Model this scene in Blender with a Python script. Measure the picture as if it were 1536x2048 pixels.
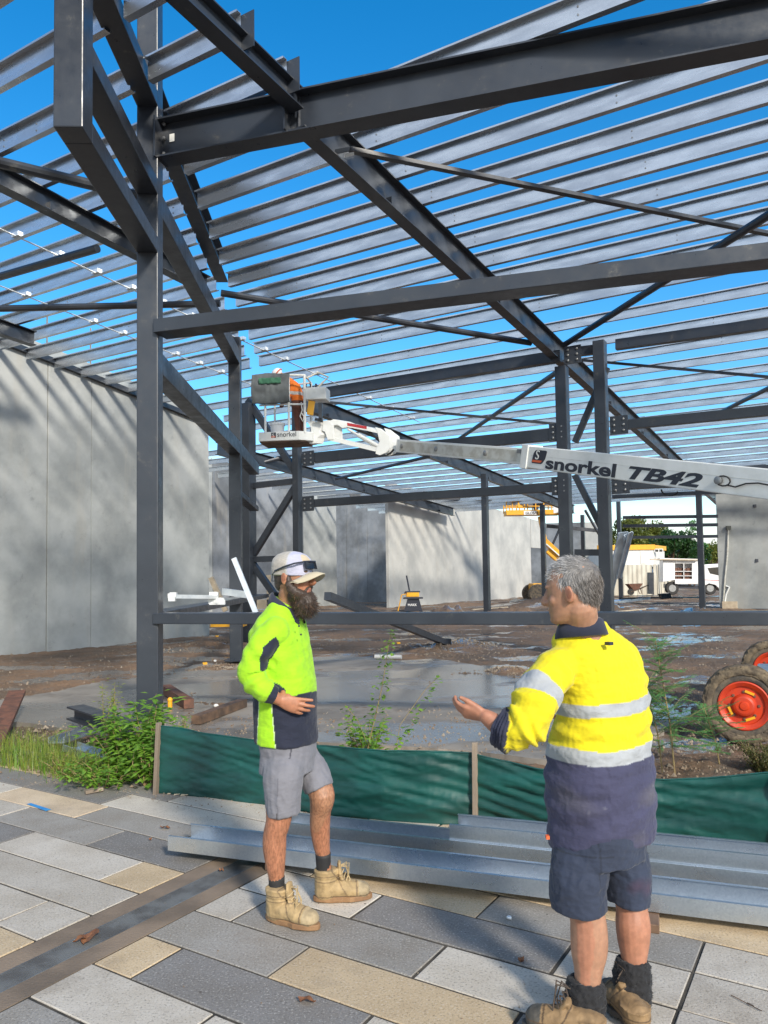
import bpy, bmesh, math, random
from math import *
from mathutils import Vector as Vc, Matrix, noise
random.seed(7)
S = bpy.context.scene
for o in list(bpy.data.objects): bpy.data.objects.remove(o)
C = S.collection
# ---------------------------------------------------------------- camera
F_PX = 1538.; PITCH = radians(2.8); ROLL = radians(.85); EYE = 1.67; CX = 768.; CY = 1083.
cf = Vc((0, cos(PITCH), sin(PITCH))); cu0 = Vc((0, -sin(PITCH), cos(PITCH))); cr0 = Vc((1, 0, 0))
cr = cr0*cos(ROLL) - cu0*sin(ROLL); cu = cu0*cos(ROLL) + cr0*sin(ROLL)
cam = bpy.data.cameras.new('camera'); camo = bpy.data.objects.new('camera', cam); C.objects.link(camo)
camo.matrix_world = Matrix(((cr.x, cu.x, -cf.x, 0), (cr.y, cu.y, -cf.y, 0), (cr.z, cu.z, -cf.z, EYE), (0, 0, 0, 1)))
cam.sensor_fit = 'VERTICAL'; cam.sensor_height = 24; cam.lens = 24*F_PX/2048; cam.shift_y = (CY-1024)/2048
cam.clip_start = .05; cam.clip_end = 6000
S.camera = camo
S.render.resolution_x = 768; S.render.resolution_y = 1024
# ---------------------------------------------------------------- sky and sun
SUN_H = Vc((-.42, .907, 0)).normalized(); SUN_EL = radians(29)
w = bpy.data.worlds.new('World'); S.world = w; w.use_nodes = True
nt = w.node_tree; N = nt.nodes; L = nt.links
bg = N['Background']
sky = N.new('ShaderNodeTexSky'); sky.sky_type = 'NISHITA'; sky.sun_disc = False
sky.sun_elevation = SUN_EL
sky.sun_rotation = atan2(-SUN_H.x, -SUN_H.y)
sky.air_density = 1.0; sky.dust_density = .35; sky.ozone_density = 2.2
hs = N.new('ShaderNodeHueSaturation'); hs.inputs['Saturation'].default_value = 1.43; hs.inputs['Value'].default_value = 1.42
hs.inputs['Hue'].default_value = .497
L.new(sky.outputs[0], hs.inputs['Color'])
tc = N.new('ShaderNodeTexCoord'); sep = N.new('ShaderNodeSeparateXYZ'); L.new(tc.outputs['Generated'], sep.inputs[0])
# low bank of thin cloud near the horizon
mp = N.new('ShaderNodeMapping'); mp.inputs['Scale'].default_value = (2.2, 2.2, 9); L.new(tc.outputs['Generated'], mp.inputs[0])
cn = N.new('ShaderNodeTexNoise'); cn.inputs['Scale'].default_value = 1.6; cn.inputs['Detail'].default_value = 8; cn.inputs['Roughness'].default_value = .55
L.new(mp.outputs[0], cn.inputs['Vector'])
band = N.new('ShaderNodeMapRange'); band.inputs[1].default_value = .0; band.inputs[2].default_value = .38; band.inputs[3].default_value = .2; band.inputs[4].default_value = -.35
L.new(sep.outputs[2], band.inputs[0])
ad = N.new('ShaderNodeMath'); ad.operation = 'ADD'; L.new(cn.outputs[0], ad.inputs[0]); L.new(band.outputs[0], ad.inputs[1])
cr_ = N.new('ShaderNodeMapRange'); cr_.interpolation_type = 'SMOOTHSTEP'; cr_.inputs[1].default_value = .5; cr_.inputs[2].default_value = .82; cr_.inputs[4].default_value = .9
L.new(ad.outputs[0], cr_.inputs[0])
# bright overcast added out of view towards the sun, to whiten the ambient light
bk = N.new('ShaderNodeMapRange'); bk.interpolation_type = 'SMOOTHSTEP'; bk.inputs[1].default_value = .12; bk.inputs[2].default_value = -.5; bk.inputs[3].default_value = 0; bk.inputs[4].default_value = .62
L.new(sep.outputs[1], bk.inputs[0])
cm = N.new('ShaderNodeMath'); cm.operation = 'MAXIMUM'; L.new(cr_.outputs[0], cm.inputs[0]); L.new(bk.outputs[0], cm.inputs[1])
mx = N.new('ShaderNodeMixRGB'); mx.inputs[2].default_value = (6.8, 6.8, 6.7, 1)
L.new(cm.outputs[0], mx.inputs[0]); L.new(hs.outputs[0], mx.inputs[1]); L.new(mx.outputs[0], bg.inputs[0])
bg.inputs[1].default_value = .13
sd = bpy.data.lights.new('sun', 'SUN'); sd.energy = 3.5; sd.angle = radians(7); sd.color = (1, .93, .82)
so = bpy.data.objects.new('sun', sd); C.objects.link(so)
sun_dir = Vc((SUN_H.x*cos(SUN_EL), SUN_H.y*cos(SUN_EL), -sin(SUN_EL)))
so.rotation_euler = sun_dir.to_track_quat('-Z', 'Y').to_euler(); so.location = (6, -12, 14)
vs = S.view_settings; vs.view_transform = 'Standard'; vs.look = 'None'; vs.gamma = 1; vs.exposure = .38
# ---------------------------------------------------------------- measuring helpers (photo pixel -> point on a real plane)
def ray(px, py): return cf + cr*((px-CX)/F_PX) - cu*((py-CY)/F_PX)
def G(px, py, z=0.):
    d = ray(px, py); t = (z-EYE)/d.z; return Vc((d.x*t, d.y*t, z))
def D(px, py, y):
    d = ray(px, py); t = y/d.y; return Vc((d.x*t, y, EYE+d.z*t))
def V(px, py, P0, dr):
    d = ray(px, py); n = (-dr[1], dr[0]); t = (P0[0]*n[0]+P0[1]*n[1])/(d.x*n[0]+d.y*n[1]); return Vc((d.x*t, d.y*t, EYE+d.z*t))
# ---------------------------------------------------------------- object helpers
def thing(name, label, cat, loc=(0, 0, 0), group=None, kind=None):
    o = bpy.data.objects.new(name, None); C.objects.link(o); o.location = loc; o.empty_display_size = .1
    o['label'] = label; o['category'] = cat
    if group: o['group'] = group
    if kind: o['kind'] = kind
    return o
def rootloc(o):
    v = Vc(o.location)
    while o.parent: o = o.parent; v += Vc(o.location)
    return v
class MB:
    def __init__(s): s.v = []; s.f = []; s.m = []; s.mi = 0; s.col = []
    def add(s, vs, fs):
        b = len(s.v); s.v += [tuple(x) for x in vs]; s.f += [tuple(i+b for i in f) for f in fs]; s.m += [s.mi]*len(fs)
    def box(s, c, ax, ay, az):   # centre + three half-axis vectors
        c = Vc(c); ax, ay, az = Vc(ax), Vc(ay), Vc(az); vs = []
        for k in (-1, 1):
            for j in (-1, 1):
                for i in (-1, 1): vs.append(c+ax*i+ay*j+az*k)
        s.add(vs, [(0, 2, 3, 1), (4, 5, 7, 6), (0, 1, 5, 4), (2, 6, 7, 3), (0, 4, 6, 2), (1, 3, 7, 5)])
    def bx(s, x0, x1, y0, y1, z0, z1):
        s.box(((x0+x1)/2, (y0+y1)/2, (z0+z1)/2), ((x1-x0)/2, 0, 0), (0, (y1-y0)/2, 0), (0, 0, (z1-z0)/2))
    def ext(s, prof, P0, P1, up=(0, 0, 1)):
        P0, P1, up = Vc(P0), Vc(P1), Vc(up); d = (P1-P0).normalized(); sd_ = d.cross(up).normalized(); u2 = sd_.cross(d)
        n = len(prof); vs = [P0+sd_*a+u2*b for a, b in prof]+[P1+sd_*a+u2*b for a, b in prof]
        fs = [(i, (i+1) % n, n+(i+1) % n, n+i) for i in range(n)]+[tuple(range(n-1, -1, -1)), tuple(range(n, 2*n))]
        s.add(vs, fs)
    def bar(s, P0, P1, w_, h, up=(0, 0, 1)):
        s.ext([(-w_/2, -h/2), (w_/2, -h/2), (w_/2, h/2), (-w_/2, h/2)], P0, P1, up)
    def ibeam(s, P0, P1, w_=.2, h=.46, tf=.018, tw=.012, up=(0, 0, 1)):   # P on bottom centre line
        a, b = w_/2, tw/2
        s.ext([(-a, 0), (a, 0), (a, tf), (b, tf), (b, h-tf), (a, h-tf), (a, h), (-a, h), (-a, h-tf), (-b, h-tf), (-b, tf), (-a, tf)], P0, P1, up)
    def tube(s, pts, r, n=8, cap=True):
        pts = [Vc(p) for p in pts]; rs = r if isinstance(r, (list, tuple)) else [r]*len(pts)
        b = len(s.v); vs = []; fs = []; ref = None
        for i, p in enumerate(pts):
            d = (pts[min(i+1, len(pts)-1)]-pts[max(i-1, 0)]).normalized()
            if ref is None: ref = Vc((0, 0, 1)) if abs(d.z) < .9 else Vc((1, 0, 0))
            sd_ = d.cross(ref).normalized(); u2 = sd_.cross(d); ref = u2
            for k in range(n): vs.append(p+(sd_*cos(2*pi*k/n)+u2*sin(2*pi*k/n))*rs[i])
        for i in range(len(pts)-1):
            for k in range(n): fs.append((i*n+k, i*n+(k+1) % n, (i+1)*n+(k+1) % n, (i+1)*n+k))
        if cap: fs += [tuple(range(n-1, -1, -1)), tuple((len(pts)-1)*n+k for k in range(n))]
        s.add(vs, fs)
    def lathe(s, c, ax, prof, n=24):   # prof: (distance along axis, radius)
        ax = Vc(ax).normalized(); ref = Vc((0, 0, 1)) if abs(ax.z) < .9 else Vc((1, 0, 0)); a = ax.cross(ref).normalized(); b = ax.cross(a); c = Vc(c)
        vs = []; fs = []
        for t, r in prof:
            for k in range(n): vs.append(c+ax*t+(a*cos(2*pi*k/n)+b*sin(2*pi*k/n))*r)
        m = len(prof)
        for i in range(m-1):
            for k in range(n): fs.append((i*n+k, i*n+(k+1) % n, (i+1)*n+(k+1) % n, (i+1)*n+k))
        fs += [tuple(range(n-1, -1, -1)), tuple((m-1)*n+k for k in range(n))]
        s.add(vs, fs)
    def ball(s, c, rx, ry=None, rz=None, M=None, n=12, m=8):
        ry = ry or rx; rz = rz or rx; vs = []; fs = []; c = Vc(c)
        for i in range(m+1):
            th = pi*i/m
            for k in range(n):
                p = Vc((rx*sin(th)*cos(2*pi*k/n), ry*sin(th)*sin(2*pi*k/n), rz*cos(th)))
                if M: p = M @ p
                vs.append(c+p)
        for i in range(m):
            for k in range(n): fs.append((i*n+k, (i+1)*n+k, (i+1)*n+(k+1) % n, i*n+(k+1) % n))
        s.add(vs, fs)
    def build(s, name, mats, parent=None, smooth=False, bevel=0, **props):
        me = bpy.data.meshes.new(name); off = rootloc(parent) if parent else Vc((0, 0, 0))
        me.from_pydata([(x-off.x, y-off.y, z-off.z) for x, y, z in s.v], [], s.f)
        if not isinstance(mats, (list, tuple)): mats = [mats]
        for m in mats: me.materials.append(m)
        if len(mats) > 1: me.polygons.foreach_set('material_index', s.m)
        o = bpy.data.objects.new(name, me); C.objects.link(o)
        bm_ = bmesh.new(); bm_.from_mesh(me)
        bmesh.ops.recalc_face_normals(bm_, faces=bm_.faces); bm_.to_mesh(me); bm_.free()
        if smooth:
            for p in me.polygons: p.use_smooth = True
        if s.col and len(s.col) == len(me.polygons):
            a = me.attributes.new('tint', 'FLOAT_COLOR', 'FACE')
            for i, c in enumerate(s.col): a.data[i].color = c
        if parent: o.parent = parent
        if bevel:
            b = o.modifiers.new('b', 'BEVEL'); b.width = bevel; b.segments = 2; b.limit_method = 'ANGLE'
        for k, v in props.items(): o[k] = v
        return o
def solo(mb, name, mats, label, cat, group=None, kind=None, **k):
    o = mb.build(name, mats, **k)
    # origin at base
    me = o.data; mn = Vc((min(v.co.x for v in me.vertices)+max(v.co.x for v in me.vertices), min(v.co.y for v in me.vertices)+max(v.co.y for v in me.vertices), 0))/2
    mn.z = min(v.co.z for v in me.vertices)
    me.transform(Matrix.Translation(-mn)); o.location = mn
    if label: o['label'] = label
    if cat: o['category'] = cat
    if group: o['group'] = group
    if kind: o['kind'] = kind
    return o
# ---------------------------------------------------------------- materials
def nmat(name):
    m = bpy.data.materials.new(name); m.use_nodes = True; return m, m.node_tree.nodes, m.node_tree.links, m.node_tree.nodes['Principled BSDF']
def noise_n(N, L, sc, det=5, rough=.55, vec=None, scale3=None, coord='Object'):
    t = N.new('ShaderNodeTexCoord'); n = N.new('ShaderNodeTexNoise'); n.inputs['Scale'].default_value = sc; n.inputs['Detail'].default_value = det; n.inputs['Roughness'].default_value = rough
    if scale3:
        m = N.new('ShaderNodeMapping'); m.inputs['Scale'].default_value = scale3; L.new(t.outputs[coord], m.inputs[0]); L.new(m.outputs[0], n.inputs['Vector'])
    else: L.new(t.outputs[coord], n.inputs['Vector'])
    return n.outputs[0]
def rng(N, L, src, a, b, c=0, d=1, smooth=True):
    r = N.new('ShaderNodeMapRange'); r.inputs[1].default_value = a; r.inputs[2].default_value = b; r.inputs[3].default_value = c; r.inputs[4].default_value = d
    if smooth: r.interpolation_type = 'SMOOTHSTEP'
    L.new(src, r.inputs[0]); return r.outputs[0]
def mix(N, L, fac, a, b, mode='MIX'):
    m = N.new('ShaderNodeMixRGB'); m.blend_type = mode
    for i, x in ((0, fac), (1, a), (2, b)):
        if isinstance(x, bpy.types.NodeSocket): L.new(x, m.inputs[i])
        elif i == 0: m.inputs[0].default_value = x
        else: m.inputs[i].default_value = (*x, 1)
    return m.outputs[0]
def bump(N, L, B, h, st=.3, dist=.01, prev=None):
    b = N.new('ShaderNodeBump'); b.inputs['Strength'].default_value = st; b.inputs['Distance'].default_value = dist; L.new(h, b.inputs['Height'])
    if prev: L.new(prev, b.inputs['Normal'])
    L.new(b.outputs[0], B.inputs['Normal']); return b.outputs[0]
def pm(name, c1, c2=None, sc=6, rough=.6, r2=None, metal=0, bst=0, bsc=40, spec=.5, scale3=None, lo=.35, hi=.65, bd=.01):
    m, N, L, B = nmat(name)
    c2 = c2 or tuple(x*.75 for x in c1); n = noise_n(N, L, sc, scale3=scale3); f = rng(N, L, n, lo, hi)
    L.new(mix(N, L, f, c1, c2), B.inputs['Base Color'])
    B.inputs['Metallic'].default_value = metal; B.inputs['Specular IOR Level'].default_value = spec
    if r2 is not None: L.new(rng(N, L, n, lo, hi, rough, r2), B.inputs['Roughness'])
    else: B.inputs['Roughness'].default_value = rough
    if bst: bump(N, L, B, noise_n(N, L, bsc), bst, bd)
    return m
M = {}
def steel_mat():
    m, N, L, B = nmat('charcoal_steel')
    n = noise_n(N, L, 1.3, 6); c = mix(N, L, rng(N, L, n, .3, .7), (.034, .041, .053), (.022, .027, .037))
    d = noise_n(N, L, 5, 8, .7); c = mix(N, L, rng(N, L, d, .58, .74, 0, .55), c, (.12, .115, .1)); e = noise_n(N, L, 2.4, 10, .75, scale3=(1, 1, 6)); c = mix(N, L, rng(N, L, e, .66, .72, 0, .5), c, (.2, .18, .15))
    s = noise_n(N, L, 26, 5, .8); c = mix(N, L, rng(N, L, s, .67, .74, 0, .6), c, (.32, .28, .22))
    L.new(c, B.inputs['Base Color']); L.new(rng(N, L, d, .3, .7, .27, .46), B.inputs['Roughness']); B.inputs['Specular IOR Level'].default_value = .65
    bump(N, L, B, noise_n(N, L, 60), .08, .004)
    return m
M['steel'] = steel_mat()
def galv_mat(name, base, base2, rough, wet=False, stretch=None):
    m, N, L, B = nmat(name)
    n = noise_n(N, L, 3.5, 5, scale3=stretch); c = mix(N, L, rng(N, L, n, .3, .7), base, base2)
    vt = N.new('ShaderNodeTexVoronoi'); vt.inputs['Scale'].default_value = 110; t = N.new('ShaderNodeTexCoord'); L.new(t.outputs['Object'], vt.inputs['Vector'])
    bw = N.new('ShaderNodeRGBToBW'); L.new(vt.outputs['Color'], bw.inputs[0]); c = mix(N, L, .1, c, bw.outputs[0], 'OVERLAY')
    L.new(c, B.inputs['Base Color']); B.inputs['Metallic'].default_value = .85
    L.new(rng(N, L, n, .3, .7, rough, rough+.14), B.inputs['Roughness'])
    h = noise_n(N, L, 9, 3); p = bump(N, L, B, h, .06 if not wet else .1, .02)
    if wet:
        v2 = N.new('ShaderNodeTexVoronoi'); v2.inputs['Scale'].default_value = 75; L.new(t.outputs['Object'], v2.inputs['Vector'])
        dr = rng(N, L, v2.outputs['Distance'], .16, .3, 1, 0); nn = noise_n(N, L, 2.2, 2); ms = rng(N, L, nn, .42, .6)
        mm = N.new('ShaderNodeMath'); mm.operation = 'MULTIPLY'; L.new(dr, mm.inputs[0]); L.new(ms, mm.inputs[1]); bump(N, L, B, mm.outputs[0], .1, .003, p)
    return m
M['purlin'] = galv_mat('galvanised_purlin', (.62, .66, .7), (.48, .52, .57), .22, stretch=(.5, .5, 2.5))
M['channel'] = galv_mat('galvanised_channel', (.56, .61, .66), (.44, .5, .56), .24, wet=True)
M['bright'] = pm('bright_zinc', (.8, .82, .82), (.65, .68, .7), 8, .35, metal=.5)
def concrete_mat(name, light, dark, warm, seed=0, bst=.15):
    m, N, L, B = nmat(name)
    n1 = noise_n(N, L, .55, 7, .6); c = mix(N, L, rng(N, L, n1, .32, .68), light, dark)
    n2 = noise_n(N, L, 1.2, 6, .65, scale3=(1.4, 1.4, .22)); c = mix(N, L, rng(N, L, n2, .52, .75, 0, .5), c, warm)
    n3 = noise_n(N, L, 3.2, 8, .7); c = mix(N, L, rng(N, L, n3, .58, .78, 0, .5), c, tuple(x*.55 for x in dark))
    n4 = noise_n(N, L, 22, 4, .8); c = mix(N, L, rng(N, L, n4, .7, .78, 0, .6), c, tuple(x*.35 for x in dark))
    L.new(c, B.inputs['Base Color']); L.new(rng(N, L, n3, .3, .7, .62, .85), B.inputs['Roughness'])
    bump(N, L, B, noise_n(N, L, 30, 8, .7), bst, .01)
    return m
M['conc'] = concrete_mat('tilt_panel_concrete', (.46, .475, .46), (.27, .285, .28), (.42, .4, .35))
M['conc_d'] = concrete_mat('grey_and_shaded_concrete', (.29, .31, .335), (.13, .14, .15), (.36, .33, .28))  # darker panel tone, also used where shade is put into the colour
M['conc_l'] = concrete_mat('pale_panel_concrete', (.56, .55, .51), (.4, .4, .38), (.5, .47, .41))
M['white'] = pm('white_machine_paint', (.86, .87, .84), (.78, .79, .75), 5, .3, .45, spec=.5)
M['whited'] = pm('weathered_white_paint', (.66, .66, .6), (.5, .48, .41), 7, .5)
M['black'] = pm('black_lettering', (.022, .026, .04), (.03, .034, .05), 30, .4)
M['red'] = pm('red_reflector', (.5, .02, .02), (.4, .02, .02), 30, .25)
M['orange'] = pm('orange_rim_paint', (.62, .05, .01), (.45, .035, .012), 9, .4, .6)
M['orlogo'] = pm('orange_logo_paint', (.75, .14, .04), (.7, .12, .04), 9, .4)
M['tyre'] = pm('muddy_tyre_rubber', (.055, .05, .045), (.16, .125, .085), 9, .8, bst=.6, bsc=25)
M['mudtyre'] = pm('dried_mud_tread', (.2, .155, .1), (.09, .07, .05), 14, .9, bst=.9, bsc=22, bd=.02)
M['timber'] = pm('weathered_timber', (.34, .27, .2), (.2, .155, .115), 5, .75, scale3=(1, 1, .12), bst=.3, bsc=30)
M['timberd'] = pm('wet_dark_timber', (.17, .1, .06), (.07, .045, .03), 6, .55, bst=.4, bsc=25)
M['timberp'] = pm('pale_pine_timber', (.6, .5, .36), (.5, .4, .28), 5, .7)
M['rust'] = pm('rusted_steel', (.2, .085, .05), (.1, .05, .035), 9, .75, bst=.3)
M['yellow'] = pm('yellow_machine_paint', (.85, .42, .02), (.75, .36, .02), 6, .35, .5)
M['lens'] = pm('black_lens', (.006, .006, .008), (.008, .008, .01), 4, .06)
M['glass'] = pm('dark_window_glass', (.02, .025, .03), (.03, .035, .04), 4, .08)
M['cream'] = pm('cream_container_paint', (.62, .59, .5), (.46, .42, .34), 2.2, .6, scale3=(1, 1, .3))
M['shedw'] = pm('white_shed_panel', (.74, .73, .69), (.68, .66, .62), 2, .5)
M['truckw'] = pm('white_truck_paint', (.8, .8, .8), (.74, .74, .74), 3, .3)
M['blackrub'] = pm('black_rubber', (.02, .02, .022), (.035, .033, .03), 12, .7)
M['leafbrown'] = pm('dead_leaf', (.24, .1, .04), (.14, .06, .03), 30, .7)
def cloth(name, c1, c2, wsc=300, rough=.85, sheen=.2, sc=5, bst=.15):
    m, N, L, B = nmat(name)
    n = noise_n(N, L, sc, 5); L.new(mix(N, L, rng(N, L, n, .35, .65), c1, c2), B.inputs['Base Color'])
    B.inputs['Roughness'].default_value = rough; B.inputs['Sheen Weight'].default_value = sheen
    bump(N, L, B, noise_n(N, L, wsc, 2), bst, .002)
    return m
def vcol(name, rough=.8, sheen=.15, sss=0, bst=.15, bsc=260, mott=.12, msc=14, bd=.002, fold=0):
    m, N, L, B = nmat(name)
    a = N.new('ShaderNodeAttribute'); a.attribute_name = 'tint'
    n = noise_n(N, L, msc, 6, .6); L.new(mix(N, L, rng(N, L, n, .3, .7, 0, 1), a.outputs['Color'], mix(N, L, 1.0, a.outputs['Color'], (1-mott, 1-mott, 1-mott), 'MULTIPLY')), B.inputs['Base Color'])
    B.inputs['Roughness'].default_value = rough; B.inputs['Sheen Weight'].default_value = sheen
    if sss:
        B.inputs['Subsurface Weight'].default_value = sss; B.inputs['Subsurface Radius'].default_value = (1, .35, .2); B.inputs['Subsurface Scale'].default_value = .006
    p_ = bump(N, L, B, noise_n(N, L, bsc, 3), bst, bd)
    if fold: bump(N, L, B, noise_n(N, L, 13, 3, .45, scale3=(1, 1, 2.2)), .3, fold, p_)
    return m
M['skin'] = vcol('skin', .5, 0, .12, .12, 180, .22, 38)
M['fabric'] = vcol('work_fabric', .85, .12, mott=.16, fold=.03)
M['leather'] = vcol('scuffed_leather', .7, .05, bst=.35, bsc=90, mott=.35, msc=22, bd=.004)
M['hairmat'] = vcol('hair_strands', .55, .1, bst=0)
# hi-vis reflective tape
M['leaf'] = None
def leaf_mat(name, c1, c2, sc=9):
    m, N, L, B = nmat(name)
    n = noise_n(N, L, sc, 3); L.new(mix(N, L, rng(N, L, n, .38, .62), c1, c2), B.inputs['Base Color'])
    B.inputs['Roughness'].default_value = .5; B.inputs['Transmission Weight'].default_value = 0
    B.inputs['Subsurface Weight'].default_value = .0
    tr = N.new('ShaderNodeBsdfTranslucent'); L.new(mix(N, L, .5, c1, (min(1, c1[0]*1.6), min(1, c1[1]*1.5), c1[2])), tr.inputs[0])
    ms = N.new('ShaderNodeMixShader'); ms.inputs[0].default_value = .35
    L.new(B.outputs[0], ms.inputs[1]); L.new(tr.outputs[0], ms.inputs[2]); L.new(ms.outputs[0], N['Material Output'].inputs[0])
    return m
M['leaf'] = leaf_mat('fresh_leaf', (.2, .36, .04), (.1, .22, .03))
M['leafy'] = leaf_mat('yellow_green_leaf', (.3, .34, .06), (.2, .26, .05))
M['leafd'] = leaf_mat('dark_leaf', (.035, .1, .02), (.02, .06, .015))
M['leafau'] = leaf_mat('olive_crown_leaf', (.2, .22, .04), (.1, .13, .03), .5)
M['fern'] = leaf_mat('feathery_leaf', (.13, .3, .09), (.08, .2, .06))
M['moss'] = leaf_mat('olive_moss', (.12, .13, .03), (.06, .07, .02))
M['stem'] = pm('plant_stem', (.22, .15, .07), (.3, .24, .1), 20, .7)
# ================================================================ directions of the place
PD = Vc((-.86, .51, 0)).normalized(); QD = Vc((.51, .86, 0)).normalized()     # purlin run, rafter run
R0 = Vc((-1.01, 8.77, 0))                                                       # where the main rafter meets the street beam
def zroof(P): return 7.50 - .05*((P.x-R0.x)*QD.x+(P.y-R0.y)*QD.y)
def RP(t, s, z=None):     # point on roof grid: t along rafters, s along purlins (to the left)
    P = R0+QD*t+PD*s; P.z = zroof(P) if z is None else z; return P
# ================================================================ ground
FENY = lambda x: 5.5-.405*x
def fb(x, y, sc, o=4): return noise.fractal(Vc((x*sc, y*sc, 3.3)), 1, 2, o)
def sst(a, b, x): t = max(0, min(1, (x-a)/(b-a))); return t*t*(3-2*t)
def terr(x, y):
    z = -.03+.035*fb(x, y, .5)+.026*fb(x+9, y, 1.7)+.022*fb(x, y+5, 5)+.014*fb(x, y, 14)
    d = y-FENY(x)
    for mx_, my_, r, h in MOUNDS:
        q = ((x-mx_)**2+((y-my_)*.8)**2)/(r*r)
        if q < 4: z += h*exp(-q*1.6)*(1+.5*fb(x, y, 4))
    z += .22*sst(26, 38, y)
    z += .05*sst(20, 34, y)*fb(x, y, .9)
    if d < .8: z -= .05*(1-sst(0, .8, d))
    return z
MOUNDS = [(G(850, 1300).x, G(850, 1300).y, .9, .17), (G(930, 1290).x, G(930, 1290).y, .7, .15), (G(560, 1330).x, G(560, 1330).y, .6, .07),
          (G(1010, 1345).x, G(1010, 1345).y, .5, .11), (G(420, 1290).x, G(420, 1290).y, 1.0, .15), (G(440, 1335).x-.1, G(440, 1335).y, .5, .08),
          (G(1250, 1400).x, G(1250, 1400).y, .9, .08), (G(1400, 1530).x, G(1400, 1530).y, .55, .07), (G(1330, 1300).x, G(1330, 1300).y, 1.4, .06),
          (2.5, 30, 1.4, .5), (5.2, 31, 1.6, .4), (8.8, 33, 2.0, .45), (9, 40, 2.5, .5), (12, 29, 2.2, .35), (14.5, 26, 2, .3), (-5, 14, 1.2, .06)]
def grid(name, sx0, sx1, nx, ny, yfar, fn, mat):
    vs = []; fs = []
    for i in range(nx+1):
        s = sx0+(sx1-sx0)*i/nx; y0 = 5.5/(1+.405*s)
        for j in range(ny+1):
            y = y0*(yfar/y0)**(j/ny); vs.append((s*y, y, fn(s*y, y)))
    for i in range(nx):
        for j in range(ny): a = i*(ny+1)+j; fs.append((a, a+ny+1, a+ny+2, a+1))
    b = MB(); b.add(vs, fs); return b
def mud_mat():
    m, N, L, B = nmat('wet_brown_mud')
    n = noise_n(N, L, .35, 8, .62); c = mix(N, L, rng(N, L, n, .36, .64), (.33, .2, .115), (.15, .1, .062))
    n2 = noise_n(N, L, 2.6, 8, .7); c = mix(N, L, rng(N, L, n2, .45, .7, 0, .8), c, (.2, .165, .13))
    n3 = noise_n(N, L, 38, 4, .75); c = mix(N, L, rng(N, L, n3, .58, .7, 0, .6), c, (.34, .28, .21)); c = mix(N, L, rng(N, L, n3, .3, .42, .6, 0), c, (.06, .045, .035))
    g = N.new('ShaderNodeNewGeometry'); sp = N.new('ShaderNodeSeparateXYZ'); L.new(g.outputs['Position'], sp.inputs[0])
    n4 = noise_n(N, L, .55, 6, .6, scale3=(.55, 1.3, 1)); wet = rng(N, L, n4, .52, .575)
    c = mix(N, L, wet, c, mix(N, L, .45, c, (.09, .08, .07)))
    L.new(c, B.inputs['Base Color']); L.new(rng(N, L, wet, 0, 1, .85, .13), B.inputs['Roughness'])
    h = noise_n(N, L, 22, 8, .75); b = N.new('ShaderNodeBump'); b.inputs['Distance'].default_value = .05; L.new(h, b.inputs['Height']); L.new(rng(N, L, wet, 0, 1, .95, .04), b.inputs['Strength'])
    h2 = noise_n(N, L, 5, 6, .7); b2 = N.new('ShaderNodeBump'); b2.inputs['Distance'].default_value = .12; L.new(h2, b2.inputs['Height']); L.new(rng(N, L, wet, 0, 1, .6, .0), b2.inputs['Strength']); L.new(b.outputs[0], b2.inputs['Normal'])
    L.new(b2.outputs[0], B.inputs['Normal']); return m
M['mud'] = mud_mat()
def slab_mat():
    m, N, L, B = nmat('wet_slab_concrete')
    n = noise_n(N, L, .7, 7, .6); c = mix(N, L, rng(N, L, n, .35, .65), (.34, .3, .25), (.21, .188, .16))
    n2 = noise_n(N, L, 2.2, 8, .7); c = mix(N, L, rng(N, L, n2, .5, .68, 0, .75), c, (.15, .125, .1))
    n3 = noise_n(N, L, 26, 5, .8); c = mix(N, L, rng(N, L, n3, .64, .72, 0, .8), c, (.07, .055, .045)); 
    n4 = noise_n(N, L, .38, 5, .55, scale3=(.7, 1.5, 1)); wet = rng(N, L, n4, .42, .53)
    c = mix(N, L, wet, c, mix(N, L, .6, c, (.15, .138, .122)))
    L.new(c, B.inputs['Base Color']); L.new(rng(N, L, wet, 0, 1, .7, .16), B.inputs['Roughness'])
    b = N.new('ShaderNodeBump'); b.inputs['Distance'].default_value = .012; L.new(n3, b.inputs['Height']); L.new(rng(N, L, wet, 0, 1, .5, .06), b.inputs['Strength']); L.new(b.outputs[0], B.inputs['Normal'])
    return m
M['slab'] = slab_mat()
g = MB(); g.add([(-2500, -300, -.16), (2500, -300, -.16), (2500, 4000, -.16), (-2500, 4000, -.16)], [(0, 1, 2, 3)])
g.build('ground', M['mud'], kind='structure')
grid('t', -.95, .8, 470, 250, 95, terr, None).build('site_ground', M['mud'], smooth=True, kind='structure')
slab = [(-60, 1412), (0, 1402), (60, 1392), (110, 1384), (190, 1366), (275, 1347), (350, 1341), (410, 1326), (470, 1333), (540, 1318), (700, 1312), (800, 1322), (870, 1318), (960, 1333), (1010, 1330), (1085, 1338), (1180, 1372), (1235, 1384), (1290, 1380), (1345, 1390), (1385, 1420), (1370, 1448), (1300, 1470), (1290, 1540), (1100, 1524), (960, 1506), (860, 1498), (650, 1487), (500, 1478), (330, 1462), (240, 1482), (150, 1462), (60, 1448), (-60, 1440)]
sv = []; rs = random.Random(4)
for i, p in enumerate(slab):
    q = slab[(i+1) % len(slab)]
    for k in range(6):
        f = k/6; P = G(p[0]+(q[0]-p[0])*f, p[1]+(q[1]-p[1])*f); jt = .05 if i < 22 else .012
        sv.append((P.x+rs.uniform(-jt, jt), P.y+rs.uniform(-jt, jt)))
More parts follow.
